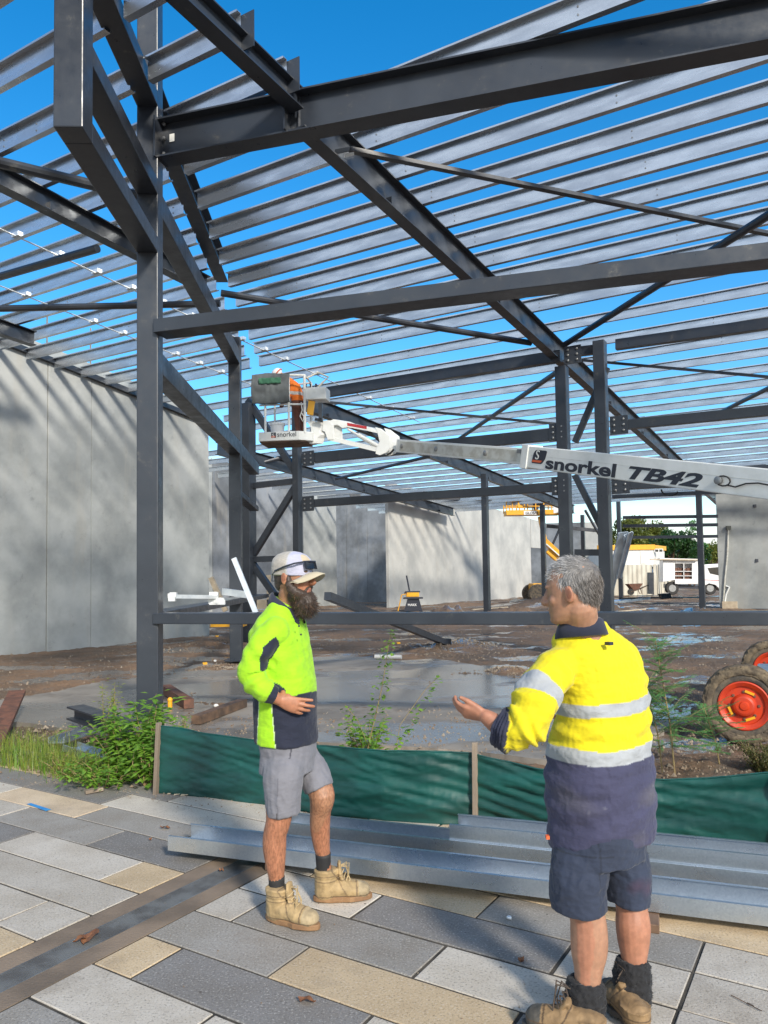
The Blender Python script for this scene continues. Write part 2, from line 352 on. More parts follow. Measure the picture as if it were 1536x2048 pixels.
n = len(sv); b = MB(); b.add([(x, y, .012) for x, y in sv]+[(x, y, -.1) for x, y in sv], [tuple(range(n))]+[(i, (i+1) % n, n+(i+1) % n, n+i) for i in range(n)])
b.build('concrete_slab', M['slab'], kind='structure')
# loose clods and gravel on the site
gr = MB(); rs = random.Random(11)
def stone(mb, c, r, rr):
    a = rr.uniform(0, 6.28); vs = []
    for k in range(5):
        t = a+k*1.2566; q = r*rr.uniform(.6, 1.2); vs.append((c[0]+q*cos(t), c[1]+q*sin(t), c[2]-.3*r))
    vs.append((c[0]+rr.uniform(-.3, .3)*r, c[1]+rr.uniform(-.3, .3)*r, c[2]+r*rr.uniform(.5, .95)))
    mb.add(vs, [(k, (k+1) % 5, 5) for k in range(5)]+[(4, 3, 2, 1, 0)])
M['clod'] = pm('soil_clod', (.16, .105, .065), (.3, .25, .19), 1.4, .9)
for i in range(24000):
    s = rs.uniform(-.62, .56); y0 = 5.5/(1+.405*s); y = y0*(26/y0)**(rs.random()**.8); x = s*y
    if fb(x, y, .8) < rs.uniform(-.5, .35): continue
    r = rs.choice([.005, .007, .008, .010, .014, .02])*rs.uniform(.7, 1.3)*(1+.02*y)
    stone(gr, (x, y, max(terr(x, y), .012 if (-4.2 < x < 3.4 and y < 10) else -1)), r, rs)
for mx_, my_, r_, h_ in MOUNDS[:7]:
    for i in range(700):
        x, y = rs.gauss(mx_, r_*.75), rs.gauss(my_, r_*.9)
        if y > FENY(x)+.3: stone(gr, (x, y, terr(x, y)+.003), rs.choice([.01, .014, .02, .028])*rs.uniform(.7, 1.2), rs)
gr.build('gravel', M['clod'], label='loose brown clods and gravel scattered over the muddy site', category='gravel', kind='stuff')
# ================================================================ pavement
def paver_mat():
    m, N, L, B = nmat('stone_paver')
    a = N.new('ShaderNodeAttribute'); a.attribute_name = 'tint'
    col = a.outputs['Color']; sp = a.outputs['Alpha']
    n = noise_n(N, L, 210, 3, .8); n1 = noise_n(N, L, 3.5, 6, .6); n2 = noise_n(N, L, 95, 4, .7)
    c = mix(N, L, rng(N, L, n1, .3, .72, 0, 1), col, mix(N, L, 1., col, (.8, .78, .75), 'MULTIPLY'))
    c = mix(N, L, rng(N, L, n2, .56, .66, 0, .5), c, (.66, .63, .57)); c = mix(N, L, rng(N, L, n2, .36, .46, .5, 0), c, (.06, .054, .05))
    c = mix(N, L, rng(N, L, n, .6, .7, 0, .4), c, (.6, .58, .55))
    n5 = noise_n(N, L, 1.1, 9, .74); c = mix(N, L, rng(N, L, n5, .5, .7, 0, .5), c, (.22, .18, .14)); n6 = noise_n(N, L, 6, 8, .75); c = mix(N, L, rng(N, L, n6, .6, .72, 0, .3), c, (.12, .1, .08))
    vr = N.new('ShaderNodeTexVoronoi'); vr.inputs['Scale'].default_value = 7; t = N.new('ShaderNodeTexCoord'); L.new(t.outputs['Object'], vr.inputs[0]); c = mix(N, L, rng(N, L, vr.outputs['Distance'], .03, .06, .8, 0), c, (.07, .055, .045))
    L.new(c, B.inputs['Base Color']); L.new(rng(N, L, n1, .3, .7, .6, .82), B.inputs['Roughness'])
    bump(N, L, B, n2, .4, .006); return m
M['paver'] = paver_mat()
M['joint'] = pm('joint_sand', (.085, .072, .055), (.03, .028, .024), 9, .95, bst=.7, bsc=60)
LT = (.54, .49, .42); LT2 = (.61, .555, .475); DK = (.23, .217, .205); DK2 = (.315, .293, .263); BG = (.6, .46, .29); BG2 = (.66, .52, .36); LP = (.48, .45, .405)
rows = [1.975-.3*k for k in range(6, 0, -1)]+[1.975, 2.284, 2.595, 2.905, 3.235, 3.56, 3.87, 4.18, 4.5, 4.82, 5.14, 5.46, 5.78, 6.1, 6.42, 6.74, 7.06, 7.38]
spec = {  # row start index by value: right of the drain (a > -2.9)
 1.975: [(-2.9, -2.15, LT), (-2.15, -1.12, LT), (-1.12, -.6, DK), (-.6, .45, LT)],
 2.284: [(-2.9, -2.65, BG), (-2.65, -1.61, DK), (-1.61, -.6, LT), (-.6, .45, DK2)],
 2.595: [(-2.9, -2.15, DK2), (-2.15, -1.12, BG), (-1.12, -.6, DK), (-.6, .45, BG)],
 2.905: [(-2.9, -2.65, LT), (-2.65, -1.61, DK2), (-1.61, -.6, LT2), (-.6, .45, LP)],
 3.235: [(-2.9, -2.15, LT2), (-2.15, -1.115, DK), (-1.115, -.6, LT), (-.6, .45, LT), (.45, 1.5, BG)],
 3.56: [(-2.9, -2.65, LT2), (-2.65, -1.61, BG), (-1.61, -.6, DK2), (-.6, .45, LT), (.45, 1.5, LT)],
 3.87: [(-2.9, -2.15, DK), (-2.15, -1.1, BG), (-1.1, .0, BG), (.0, 1.0, BG2), (1.0, 2, BG)],
 4.18: [(-2.9, -1.9, BG), (-1.9, -1., LT), (-1, .1, LT), (.1, 1.1, BG)],
 4.5: [(-2.9, -2.4, LT), (-2.4, -1.4, BG2), (-1.4, -.4, BG2), (-.4, .7, LT)],
 4.82: [(-2.9, -2.3, DK2), (-2.3, -1.3, BG), (-1.3, -.3, BG2)]}
specL = {
 1.675: [(-4.2, -3.31, LT)],
 1.975: [(-4.4, -3.31, BG)],
 2.284: [(-4.72, -3.66, LT), (-3.66, -3.31, LT)],
 2.595: [(-5.78, -4.73, BG), (-4.73, -3.31, LT)],
 2.905: [(-5.8, -4.75, DK), (-4.75, -3.66, LT), (-3.66, -3.31, BG)],
 3.235: [(-6.3, -5.3, LT), (-5.3, -4.22, DK2), (-4.22, -3.31, DK)],
 3.56: [(-5.87, -4.78, BG2), (-4.78, -3.75, DK2), (-3.75, -3.31, BG)],
 3.87: [(-6.9, -5.87, DK), (-5.87, -4.9, DK), (-4.9, -3.31, LT2)],
 4.18: [(-6.6, -5.6, BG), (-5.6, -4.5, DK), (-4.5, -3.31, LT2)],
 4.5: [(-6.1, -5, LT), (-5, -4, LT2), (-4, -3.31, BG2)]}
AP = Vc((.86, -.51, 0)).normalized()
def PV(a, b_, z=0): P = AP*a+QD*(b_-.036*(a+2)); return Vc((P.x, P.y, z))
pv = MB(); rs = random.Random(3); pal = [LT, LT2, DK, DK2, BG, LP, LT]
def paver(a0, a1, b0, b1, col):
    c0 = PV((a0+a1)/2, (b0+b1)/2)
    if c0.y > FENY(c0.x)+(.12 if c0.x > -1.7 else .45): return
    g_ = .0055+rs.uniform(0, .004); zt = rs.uniform(-.0015, .0015); i = .003; j = lambda: rs.uniform(-.0016, .0016)
    q = [(a0+g_, b0+g_), (a1-g_, b0+g_), (a1-g_, b1-g_), (a0+g_, b1-g_)]
    q2 = [(a0+g_+i, b0+g_+i), (a1-g_-i, b0+g_+i), (a1-g_-i, b1-g_-i), (a0+g_+i, b1-g_-i)]
    dz = [rs.uniform(-.001, .001) for _ in range(4)]
    vs = [PV(a+j(), b+j(), -.03) for a, b in q]+[PV(a+j(), b+j(), zt-.003) for a, b in q]+[PV(a, b, zt+dz[k]) for k, (a, b) in enumerate(q2)]
    fs = [(8, 9, 10, 11)]+[(k, (k+1) % 4, 4+(k+1) % 4, 4+k) for k in range(4)]+[(4+k, 4+(k+1) % 4, 8+(k+1) % 4, 8+k) for k in range(4)]
    k = rs.uniform(.9, 1.08); pv.add(vs, fs); pv.col += [(col[0]*k, col[1]*k, col[2]*k, 1)]*9
def fill(a0, a1, b0, b1):
    a = a0
    while a < a1-.01:
        l = rs.choice([.53, 1.06, 1.06]); e = min(a+l, a1)
        if a1-e < .2: e = a1
        paver(a, e, b0, b1, rs.choice(pal)); a = e
for i in range(len(rows)-1):
    b0, b1 = rows[i], rows[i+1]; key = rows[i] if rows[i] in spec else None
    R = spec.get(key, []); Lf = specL.get(key, [])
    for a0, a1, c in R: paver(a0, a1, b0, b1, c)
    fill(max([r[1] for r in R], default=-2.9), 6.5, b0, b1)
    for a0, a1, c in Lf: paver(a0, a1, b0, b1, c)
    fill(-8.6, min([r[0] for r in Lf], default=-3.31), b0, b1)
pv.build('pavement', M['paver'], kind='structure')
b = MB(); q = [PV(-9, .0), PV(8, .0), PV(8, 2.6), PV(-9, 7.2)]
b.add([(-9, -3, -.0055), (8, -3, -.0055), (8, FENY(8)+.06, -.0055), (-9, FENY(-9)+.4, -.0055)], [(0, 1, 2, 3)]); b.build('paving_bed', M['joint'], kind='structure')
b = MB()
M['dedge'] = pm('drain_edging_concrete', (.26, .195, .14), (.15, .115, .085), 2.2, .85, bst=.35, bsc=70)
def strip(mb, a0, a1, b0, b1, z0, z1):
    c = [PV(a0, b0), PV(a1, b0), PV(a1, b1), PV(a0, b1)]
    mb.add([Vc((p.x, p.y, z0)) for p in c]+[Vc((p.x, p.y, z1)) for p in c], [(3, 2, 1, 0), (4, 5, 6, 7)]+[(k, (k+1) % 4, 4+(k+1) % 4, 4+k) for k in range(4)])
nn = 24
for k in range(nn):
    f0, f1 = .2+k*4.4/nn, .2+(k+1)*4.4/nn
    strip(b, -3.305, -3.172, f0, f1, -.05, -.002); strip(b, -3.028, -2.905, f0, f1, -.05, -.002)
b.build('drain_kerb', M['dedge'], kind='structure')
t = thing('drain_grate', 'long grey slotted drain grate set in the paving, running away to the left man', 'drain grate', PV(-3.1, 1.6))
M['grate'] = pm('grate_steel', (.2, .21, .215), (.12, .12, .12), 6, .45, metal=.3)
b = MB(); strip(b, -3.172, -3.162, .2, 4.6, -.05, .0); strip(b, -3.038, -3.028, .2, 4.6, -.05, .0); b.build('frame', M['grate'], t)
b = MB()
for k in range(10): a = -3.157+k*.0118; strip(b, a, a+.0062, .2, 4.6, -.02, -.0015)
for k in range(55): strip(b, -3.162, -3.038, .22+k*.08, .228+k*.08, -.02, -.006)
b.build('bars', M['grate'], t)
b = MB(); strip(b, -3.17, -3.03, .2, 4.6, -.12, -.07); b.build('channel', M['joint'], t)
# ================================================================ concrete walls
def wall(name, label, P0, P1, z0, z1, cuts, mat, th=.18, zb=-.2, gap=.02, holes=None):
    P0, P1 = Vc((P0.x, P0.y, 0)), Vc((P1.x, P1.y, 0)); d = (P1-P0); Ln = d.length; d.normalize(); nrm = Vc((d.y, -d.x, 0))
    if nrm.dot(P0) > 0: nrm = -nrm
    t = thing(name, label, 'concrete wall', (P0.x, P0.y, 0)); cs = [0]+list(cuts)+[1]
    for i in range(len(cs)-1):
        a, e = cs[i]*Ln+gap/2, cs[i+1]*Ln-gap/2; m_ = MB(); off = -nrm*(.012 if i % 2 else 0)
        za, ze = z0+(z1-z0)*a/Ln, z0+(z1-z0)*e/Ln
        A, E = P0+d*a+off, P0+d*e+off; Bk = -nrm*th
        vs = [A+Vc((0, 0, zb)), E+Vc((0, 0, zb)), E+Vc((0, 0, ze)), A+Vc((0, 0, za))]; vs += [v+Bk for v in vs]
        m_.add(vs, [(0, 1, 2, 3), (7, 6, 5, 4), (0, 4, 5, 1), (1, 5, 6, 2), (2, 6, 7, 3), (3, 7, 4, 0)])
        m_.build('concrete_panel', mat if not isinstance(mat, list) else mat[i % len(mat)], t, bevel=.012)
    # dark mastic strips behind the joints
    for c in cuts:
        m_ = MB(); P = P0+d*c*Ln-nrm*.06; m_.box((P.x, P.y, (zb+z0)/2-.1), d*(gap*.6), nrm*.02, (0, 0, (z0-zb)/2-.15)); m_.build('joint_sealant', M['joint2'], t)
    return t, P0, P1, d, nrm
M['joint2'] = pm('grey_joint_sealant', (.33, .32, .27), (.22, .21, .18), 3, .8)
Wa, Wb = G(0, 1310), G(420, 1268); Wd = (Wb-Wa).normalized()
Wstart = Wa-Wd*9; WL = (Wb-Wstart).length
zt1 = V(183, 728, Wa, Wd).z; zt2 = V(410, 822, Wa, Wd).z; P183 = V(183, 728, Wa, Wd); P410 = V(410, 822, Wa, Wd)
sl = (zt2-zt1)/((P410-P183).xy.length); zA = zt1-sl*((P183-Wstart).xy.length); zB = zt1+sl*((Wb-P183).xy.length)
cut = lambda px: ((V(px, 1000, Wa, Wd)-Wstart).xy.length)/WL
tW = wall('concrete_wall', 'tall mottled grey concrete wall at the left with diagonal streaks of sunlight', Wstart, Wb, zA, zB, [cut(95)-.22, cut(95), cut(183)], M['conc'])
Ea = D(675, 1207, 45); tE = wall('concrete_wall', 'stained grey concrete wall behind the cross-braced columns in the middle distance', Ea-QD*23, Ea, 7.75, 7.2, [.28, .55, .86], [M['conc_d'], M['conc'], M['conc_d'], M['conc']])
Ha = D(668, 1207, 52); wall('concrete_wall', 'recessed concrete wall toned dark blue-grey for shade between the stained wall and the pale wall', Ha, Ha+AP*5.2, 7.6, 7.5, [.2, .52], M['conc_d'])  # shade under the roof put into the darker concrete colour
Fa = D(779, 1222, 40); Fd = QD; f = lambda px: ((V(px, 1100, Fa, Fd)-Vc((Fa.x, Fa.y, 0))).xy.length)/23
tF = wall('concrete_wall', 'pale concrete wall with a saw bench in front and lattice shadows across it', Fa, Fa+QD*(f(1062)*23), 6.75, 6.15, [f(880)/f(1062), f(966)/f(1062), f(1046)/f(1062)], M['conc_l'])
Fe = Fa+QD*(f(1063)*23)
wall('concrete_wall', 'short pale concrete panel over the doorway beyond the yellow lift', Fe, Fe+QD*3.2, 6.1, 6.0, [], M['conc_l'], zb=3.9)
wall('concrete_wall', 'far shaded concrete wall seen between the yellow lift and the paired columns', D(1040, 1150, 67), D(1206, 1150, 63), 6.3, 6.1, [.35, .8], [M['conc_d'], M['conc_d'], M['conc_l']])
Ga = D(1439, 1222, 34.7); tG = wall('concrete_wall', 'smooth grey concrete wall at the right edge beside the white truck', Ga, Ga+AP*9, 6.3, 6.3, [.62], M['conc_d'] if False else M['conc'], th=.2)
# conduit and brackets on the right wall
gp = lambda px, py, o=.05: V(px, py, Ga, AP)+tG[4]*o
b = MB(); b.tube([gp(1457, 1058), gp(1455, 1110), gp(1450, 1160), gp(1446, 1218)], .035, 6); b.build('conduit', M['whited'], tG[0])
b = MB(); b.tube([gp(1452, 1172), gp(1459, 1174), gp(1452, 1190), gp(1449, 1212)], .04, 6); b.build('conduit', M['white'], tG[0])
b = MB(); b.box(gp(1457, 1056), (.1, 0, 0), (0, .05, 0), (0, 0, .09)); b.build('bracket', M['glass'], tG[0])
b = MB(); P = gp(1514, 1121, .01); b.box(P, (.05, 0, 0), (0, .03, 0), (0, 0, .07)); P = gp(1530, 1220, .02); b.box(P, (.5, -.2, 0), (0, .03, 0), (0, 0, .06)); P = gp(1510, 1012, .01); b.box(P, (.05, 0, 0), (0, .03, 0), (0, 0, .07)); b.build('lifting_socket', M['black'], tG[0])
b = MB(); P = Ga+tG[4]*.12+AP*.45; b.box((P.x, P.y, .1), AP*.3, tG[4]*.12, (0, 0, .35)); b.build('footing', M['timberp'], tG[0])
# ================================================================ the steel frame
SF = thing('steel_building_frame', 'charcoal steel frame with galvanised roof purlins, half built over the muddy site', 'steel frame', (-2.88, 9.45, 0))
ED = Vc((.959, -.282, 0)).normalized(); A0 = G(300, 1440); C0 = G(473, 1321); AD = (C0-A0).normalized(); AN = Vc((AD.y, -AD.x, 0))
st = M['steel']
def part(name, mb, mat=None, parent=None, **k): return mb.build(name, mat or st, parent or SF, **k)
def xyv(P, z): return Vc((P.x, P.y, z))
def column(P, z0, z1, w_, dx=None, plate=True, name='column'):
    dx = dx or ED; dy = Vc((-dx.y, dx.x, 0)); b = MB(); b.box((P.x, P.y, (z0+z1)/2), dx*w_/2, dy*w_/2, (0, 0, (z1-z0)/2)); o = part(name, b, bevel=.012)
    if plate and z0 < 1:
        b = MB(); b.box((P.x, P.y, z0+.012), dx*(w_*.85), dy*(w_*.85), (0, 0, .012)); part('base_plate', b, parent=o)
    return o
def member(name, P0, P1, w_, h, up=(0, 0, 1), **k): b = MB(); b.bar(P0, P1, w_, h, up); return part(name, b, **k)
def tubem(P0, P1, r, name='brace'): b = MB(); b.tube([P0, P1], r, 10); return part(name, b, smooth=False)
def endplate(P, d, parent, s=.17, bolts=True):   # bolted plate facing the camera on a beam end
    d = Vc(d); n_ = Vc((d.y, -d.x, 0)); n_ = n_ if n_.y < 0 else -n_
    b = MB(); b.box(P, d*s*.95, n_*.012, (0, 0, s)); o = part('bolted_plate', b, parent=parent)
    b = MB()
    for i in (-1, 1):
        for j in (-1, 0, 1): b.lathe(P+d*i*s*.5+Vc((0, 0, j*s*.6))+n_*.01, n_, [(0, .026), (.024, .026), (.03, .015)], 6)
    b.mi = 0; part('bolt', b, M['bright2'], parent)
M['bright2'] = pm('bolt_zinc', (.35, .36, .36), (.25, .25, .25), 20, .45, metal=.6)
colA = column(A0, 0, 9.3, .26, dx=Vc((AD.y, -AD.x, 0)))
tB = 2.64; B0 = A0-AD*tB; zB0 = D(150, 254, B0.y-.13).z
postB = column(B0, zB0+.0, 9.6, .265, dx=Vc((AD.y, -AD.x, 0)), name='hanging_post')
colC = column(C0, 0, 6.9, .25, dx=Vc((AD.y, -AD.x, 0)))
def aline(t, z, off=0): P = A0+AD*t+AN*off; P.z = z; return P
def zat(px, py, t=0): return D(px, py, (A0+AD*t).y-.13).z
# canopy beams from the hanging post back to the corner column
zL1 = zB0; zL2 = zat(310, 388); zL3 = zat(310, 212); 
member('canopy_beam', aline(-tB+.13, zL1+.1), aline(-.13, zL1+.1), .262, .2, bevel=.01)
member('canopy_beam', aline(-tB+.13, zL2+.1), aline(-.13, zL2+.1), .262, .2, bevel=.01)
member('canopy_beam', aline(-4.2, zL3+.1), aline(-.13, zL3+.1), .262, .2, bevel=.01)
# beams beyond the column
LAC = (C0-A0).length
member('eaves_beam', aline(.13, zL2-.02), aline(LAC-.12, zL2-.02), .24, .3, bevel=.01)
b = MB(); b.ibeam(aline(.13, 7.62), aline(LAC-1.6, 7.5), .24, .42); part('parapet_beam', b)
member('side_beam', aline(.13, 4.42), aline(LAC-.12, 4.5), .25, .27, bevel=.01)
member('side_beam', aline(LAC+.12, 4.5), aline(LAC+3.1, 4.5), .25, .27, bevel=.01)
member('side_beam', aline(LAC+.12, 3.55), aline(LAC+3.1, 3.5), .22, .12, bevel=.01)
member('side_girt', aline(.13, 1.26), aline(LAC+5, 1.26), .3, .1, bevel=.006)
# street-side beams
def eline(px, py): return V(px, py, A0, ED)
zt_b = eline(330, 325).z; E0 = A0+ED*.14
def epl(u, z, off=0): P = A0+ED*u; P.z = z; return P+Vc((-ED.y, ED.x, 0))*off
b = MB(); zt0, zt1_ = 6.96, 7.46; b.ibeam(epl(.16, zt0, .04), epl(9.5, zt0, .04), .26, zt1_-zt0, .02, .014); tb = part('street_beam', b)
b = MB(); b.box(epl(1.89, (zt0+zt1_)/2, -.045), ED*.01, Vc((-ED.y, ED.x, 0))*.085, (0, 0, (zt1_-zt0)/2-.02)); part('stiffener', b, parent=tb)
b = MB(); b.box(epl(.15, (zt0+zt1_)/2, .0), ED*.012, Vc((-ED.y, ED.x, 0))*.14, (0, 0, (zt1_-zt0)/2+.01)); part('end_plate', b, parent=tb)
for z in (zt0+.08, zt0+.28, zt0+.46): b = MB(); b.lathe(epl(.2, z, .015), (-ED.y*-1, -ED.x, 0), [(0, .022), (.03, .022), (.034, .012)], 6); part('bolt', b, M['bright2'], tb)
b = MB(); b.box(epl(.3, zt0+.28, .022), ED*.035, (0, .002, 0), (0, 0, .05)); part('tag', b, M['white'], tb)
zu0, zu1 = eline(335, 672).z, eline(335, 645).z
member('tie_beam', epl(.14, (zu0+zu1)/2+.01), epl(9.5, (zu0+zu1)/2+.01), .3, .17, bevel=.008)
zg1 = 1.30; member('street_girt', epl(.12, 1.235), epl(9.5, 1.235), .26, .13, bevel=.008)
# main rafter, with its lighter extension over the street
b = MB(); rz = lambda t: RP(t, 0).z
def rafter(s, t0, t1, h=.46, w_=.2, name='rafter', cleats=True, holes=True):
    b = MB(); P0, P1 = RP(t0, s), RP(t1, s); P0.z -= h+.005; P1.z -= h+.005; b.ibeam(P0, P1, w_, h, .018, .012); o = part(name, b)
    if cleats:
        for t in TT:
            if t0 < t < t1: b = MB(); P = RP(t, s); b.box(P+Vc((0, 0, .1))+QD*.012, QD*.006, PD*.09, (0, 0, .12)); part('cleat', b, parent=o)
    for k in range(int((t1-t0)/4)+1):
        t = t0+2.1+k*4
        if t < t1: b = MB(); P = RP(t, s); P.z -= h; b.box(P-PD*.05+Vc((0, 0, .075)), QD*.05, PD*.045, (0, 0, .055)); part('web_cleat', b, parent=o)
    return o
TT = [-4.88+.8*k for k in range(17)]+[9.2+1.32*k for k in range(21)]
TT = [t for t in TT]
rafter(0, .12, 36, .46)
b = MB(); P0, P1 = RP(-5, 0), RP(.1, 0); P0.z -= .27; P1.z -= .27; b.ibeam(P0, P1, .2, .26, .016, .012); b_cr = part('canopy_rafter', b)
crf = b_cr
for t in (-.88, -.08): b = MB(); P = RP(t, -.09); b.box(P+Vc((0, 0, .02)), QD*.006, PD*.09, (0, 0, .2)); part('cleat', b, parent=crf)
rafter(4.6, -6, 3.4, .3)          # left bay rafter, ends at the side line
rafter(7.6, 9.5, 36, .46)
rafter(10.0, -8, 3.6, .32)
rafter(14.2, 14, 34, .46)
# purlins: Z sections, top flange towards the street
zp = [(-.075, .25), (0, .25), (0, .007), (.07, .007), (.07, .024), (.076, .024), (.076, 0), (-.006, 0), (-.006, .243), (-.07, .243), (-.07, .226), (-.075, .226)]
zp = [(-x, y) for x, y in zp][::-1]; zps = [(x*.85, y*.78) for x, y in zp]
def s_at_aline(t):    # s where the purlin crosses the side line A-C
    P = RP(t, 0); v = Vc((P.x-A0.x, P.y-A0.y)); d = Vc((PD.x, PD.y)); a = Vc((AD.x, AD.y)); det = d.x*(-a.y)-d.y*(-a.x)
    return ((-v.x)*(-a.y)-(-v.y)*(-a.x))/det
for i, t in enumerate(TT):
    sa = s_at_aline(t)-.2
    left_end = 12.0 if t < 16 else 19.5
    if t < -.3+.4: rng_ = [(0, sa)] if t > -2.6 else []
    else: rng_ = [(-13.5, sa)] if t < 8.7 else [(-13.5, 19.5 if t > 15 else 11.9)]
    if t < 8.7: rng_.append((sa+.3, 11.9))
    for s0, s1 in rng_:
        if s1-s0 < .3: continue
        b = MB(); P0, P1 = RP(t, s0), RP(t, s1); b.ext(zp if t < 8.5 else zps, P1, P0); b.mi = 1
        for sb in (-10.9, -6.5, -3.2, .25, -.25, 3.5, 4.2, 8.2):
            if s0 < sb < s1 and t < 12:
                for dz in (.06, .15): b.lathe(RP(t, sb)+Vc((0, 0, dz))-QD*.004, -QD, [(0, .011), (.01, .011)], 6)
        part('purlin', b, [M['purlin'], M['bright2']])
# sag rods with bright bridging clips in the left bay
for s in (6.3, 8.4):
    b = MB(); P0, P1 = RP(-5, s), RP(15, s); b.bar(P0+Vc((0, 0, .02)), P1+Vc((0, 0, .02)), .035, .012); o = part('bridging_rod', b, M['bright'])
    for t in TT:
        if t < 15: b = MB(); b.box(RP(t, s)+Vc((0, 0, .05)), QD*.05, PD*.09, (0, 0, .035)); part('bridging_clip', b, M['bright'], o)
# ledger angle along the left wall
b = MB(); zl = lambda P: zA+sl*((Vc((P.x, P.y))-Wstart.xy).length)
Pa, Pb = Wstart+tW[4]*.06, Wb+tW[4]*.06; b.bar(Vc((Pa.x, Pa.y, zl(Pa)-.36)), Vc((Pb.x, Pb.y, zl(Pb)-.36)), .12, .14); part('ledger', b)
# paired portal columns with lattice
P1c = D(1138, 1300, 17.); P2c = D(1217, 1305, 16.45); P1c.z = P2c.z = 0
column(P1c, 0, 6.35, .25, dx=AP); column(P2c, 0, 6.75, .25, dx=AP)
pl = lambda px, py: V(px, py, P1c, AP)
for a, e, r in (((1214, 735), (1150, 885), .13), ((1150, 950), (1213, 1075), .13), ((1150, 1105), (1212, 1105), .14), ((1212, 1130), (1150, 1265), .13)):
    member('lattice_brace', pl(*a), pl(*e), .1, r)
# long ties between the column lines
PE = D(597, 1230, 20.8); PDc = D(499, 1235, 21.6)
PE.z = PDc.z = 0
column(PE, -.1, 6.5, .2, dx=AP); column(PDc, -.1, 6.7, .3, dx=AP)
pe = lambda px, py: V(px, py, PE, AP)
for a, e, r in (((507, 972), (590, 962), .15), ((590, 975), (508, 1108), .17), ((506, 1119), (590, 1116), .16), ((506, 1128), (600, 1262), .18), ((496, 800), (592, 945), .18)):
    member('lattice_brace', pe(*a), pe(*e), .12, r)
def tie(pa, pb, h, plates=(), w_=.15, P=P1c):
    A_, B_ = V(*pa, P, AP), V(*pb, P, AP); o = member('tie_beam', A_, B_, w_, h, bevel=.006)
    for px, py in plates: endplate(V(px, py, P, AP)-Vc((0, .1, 0)), AP, o, .2)
    return o
tie((606, 918), (1118, 868), .27, [(617, 918), (1113, 866)])
tie((606, 1008), (1118, 974), .2, [(617, 1008), (1118, 973)])
tie((1232, 852), (1700, 805), .2, [(1235, 852)])
tie((1232, 972), (1700, 950), .17, [(1238, 970)])
tie((640, 787), (1122, 712), .26, [])
tie((1232, 690), (1700, 625), .22, [(1143, 712)])
tie((1143, 705), (1212, 697), .2)
# other columns deeper in the site
for px, d, z0, z1, w_ in ((973, 32, -.1, 6.0, .24), (1403, 33.5, -.1, 5.9, .24), (1088, 42, -.1, 5.6, .24), (1241, 45, .1, 6.2, .22), (1168, 48, .1, 5.5, .22)):
    column(xyv(D(px, 1150, d), 0), z0, z1, w_, dx=AP)
K2 = D(1403, 1150, 33.5)
for py, h in ((1034, .14), (1051, .14), (1074, .13)):
    A_ = V(1246, py+1, K2, AP); B_ = V(1436, py-1.5, K2, AP); member('wall_girt', A_, B_, .12, h)
member('eaves_beam', V(1225, 994, K2, AP), V(1700, 972, K2, AP), .2, .16)
member('eaves_beam', V(1130, 920, K2, AP), V(1700, 940, K2, AP), .2, .2)
member('tie_beam', D(700, 992, 41), D(1125, 1000, 44), .15, .2)
member('tie_beam', D(1093, 1052, 45), D(1205, 1062, 45), .15, .2)
for a, e, ya, ye, r in (((1128, 690), (1750, 295), 17, 8.6, .065), ((912, 882), (1126, 736), 27, 17, .065), ((672, 958), (862, 912), 33, 27.4, .06), ((700, 300), (1560, 472), 9.4, 11.6, 0),
                        ((652, 804), (1135, 850), 20, 19, 0), ((1160, 720), (1560, 756), 17.5, 14.5, 0), ((442, 586), (1062, 686), 14.0, 16.3, .062), ((-30, 318), (285, 394), 9.2, 10.3, .07),
                        ((-30, 618), (440, 607), 13.8, 13.6, .06), ((-30, 562), (195, 497), 12.9, 11.6, .065), ((1420, 835), (1620, 735), 24, 17, .06), ((1170, 1020), (1215, 1098), 40, 40, .07), ((1140, 1012), (1100, 1100), 44, 44, .07), ((470, 940), (600, 905), 30, 31, .08)):
    if r: tubem(D(*a, ya), D(*e, ye), r)
    else: member('flat_brace', D(*a, ya), D(*e, ye), .09, .05)
b = MB(); P = D(690, 300, 9.5); b.box(P, ED*.13, (0, .006, .0), (0, .0, .03)); o = part('gusset_plate', b)
b = MB(); b.box(D(699, 309, 9.36), ED*.06, (0, .002, 0), (0, 0, .022)); part('tag', b, M['white'], o)
# ================================================================ loose steel and timber on the site
def loose(name, label, cat, mb, mat, group=None, **k): return solo(mb, name, mat, label, cat, group, **k)
b = MB(); A_ = D(655, 1192, 12.5); B_ = G(893, 1286, .1); b.bar(A_, B_, .12, .13); b.box(B_, AP*.13, (0, .012, 0), (0, 0, .11)); loose('steel_strut', 'dark steel strut with an end plate leaning down to the mud behind the bearded man', 'strut', b, st)
b = MB(); b.tube([D(468, 1117, 9.6), D(512, 1226, 9.4)], .02, 4); b = MB(); b.bar(D(468, 1117, 9.6), D(512, 1226, 9.4), .062, .04, (0, -1, 0)); loose('steel_angle', 'bright white galvanised bar standing tilted beside the bearded man', 'steel bar', b, M['bright'])
t = thing('clamp_bracket', 'bright zinc clamp bracket resting on the low girt left of the bearded man', 'bracket', aline(.9, 1.31))
b = MB(); b.bar(D(345, 1193, 9.9), D(430, 1194, 10.6), .09, .05); b.build('arm', M['bright'], t); b = MB(); b.bar(D(447, 1183, 10.7), D(498, 1190, 10.4), .05, .09); b.bar(D(498, 1190, 10.4), D(438, 1202, 10.9), .03, .03); b.build('arm', M['bright'], t)
b = MB()
for k in range(9): r_ = random.Random(k); b.box(D(428+r_.uniform(-6, 16), 1196+r_.uniform(-9, 9), 10.6), (.05, .01, 0), (0, .03, 0), (.0, 0, .035))
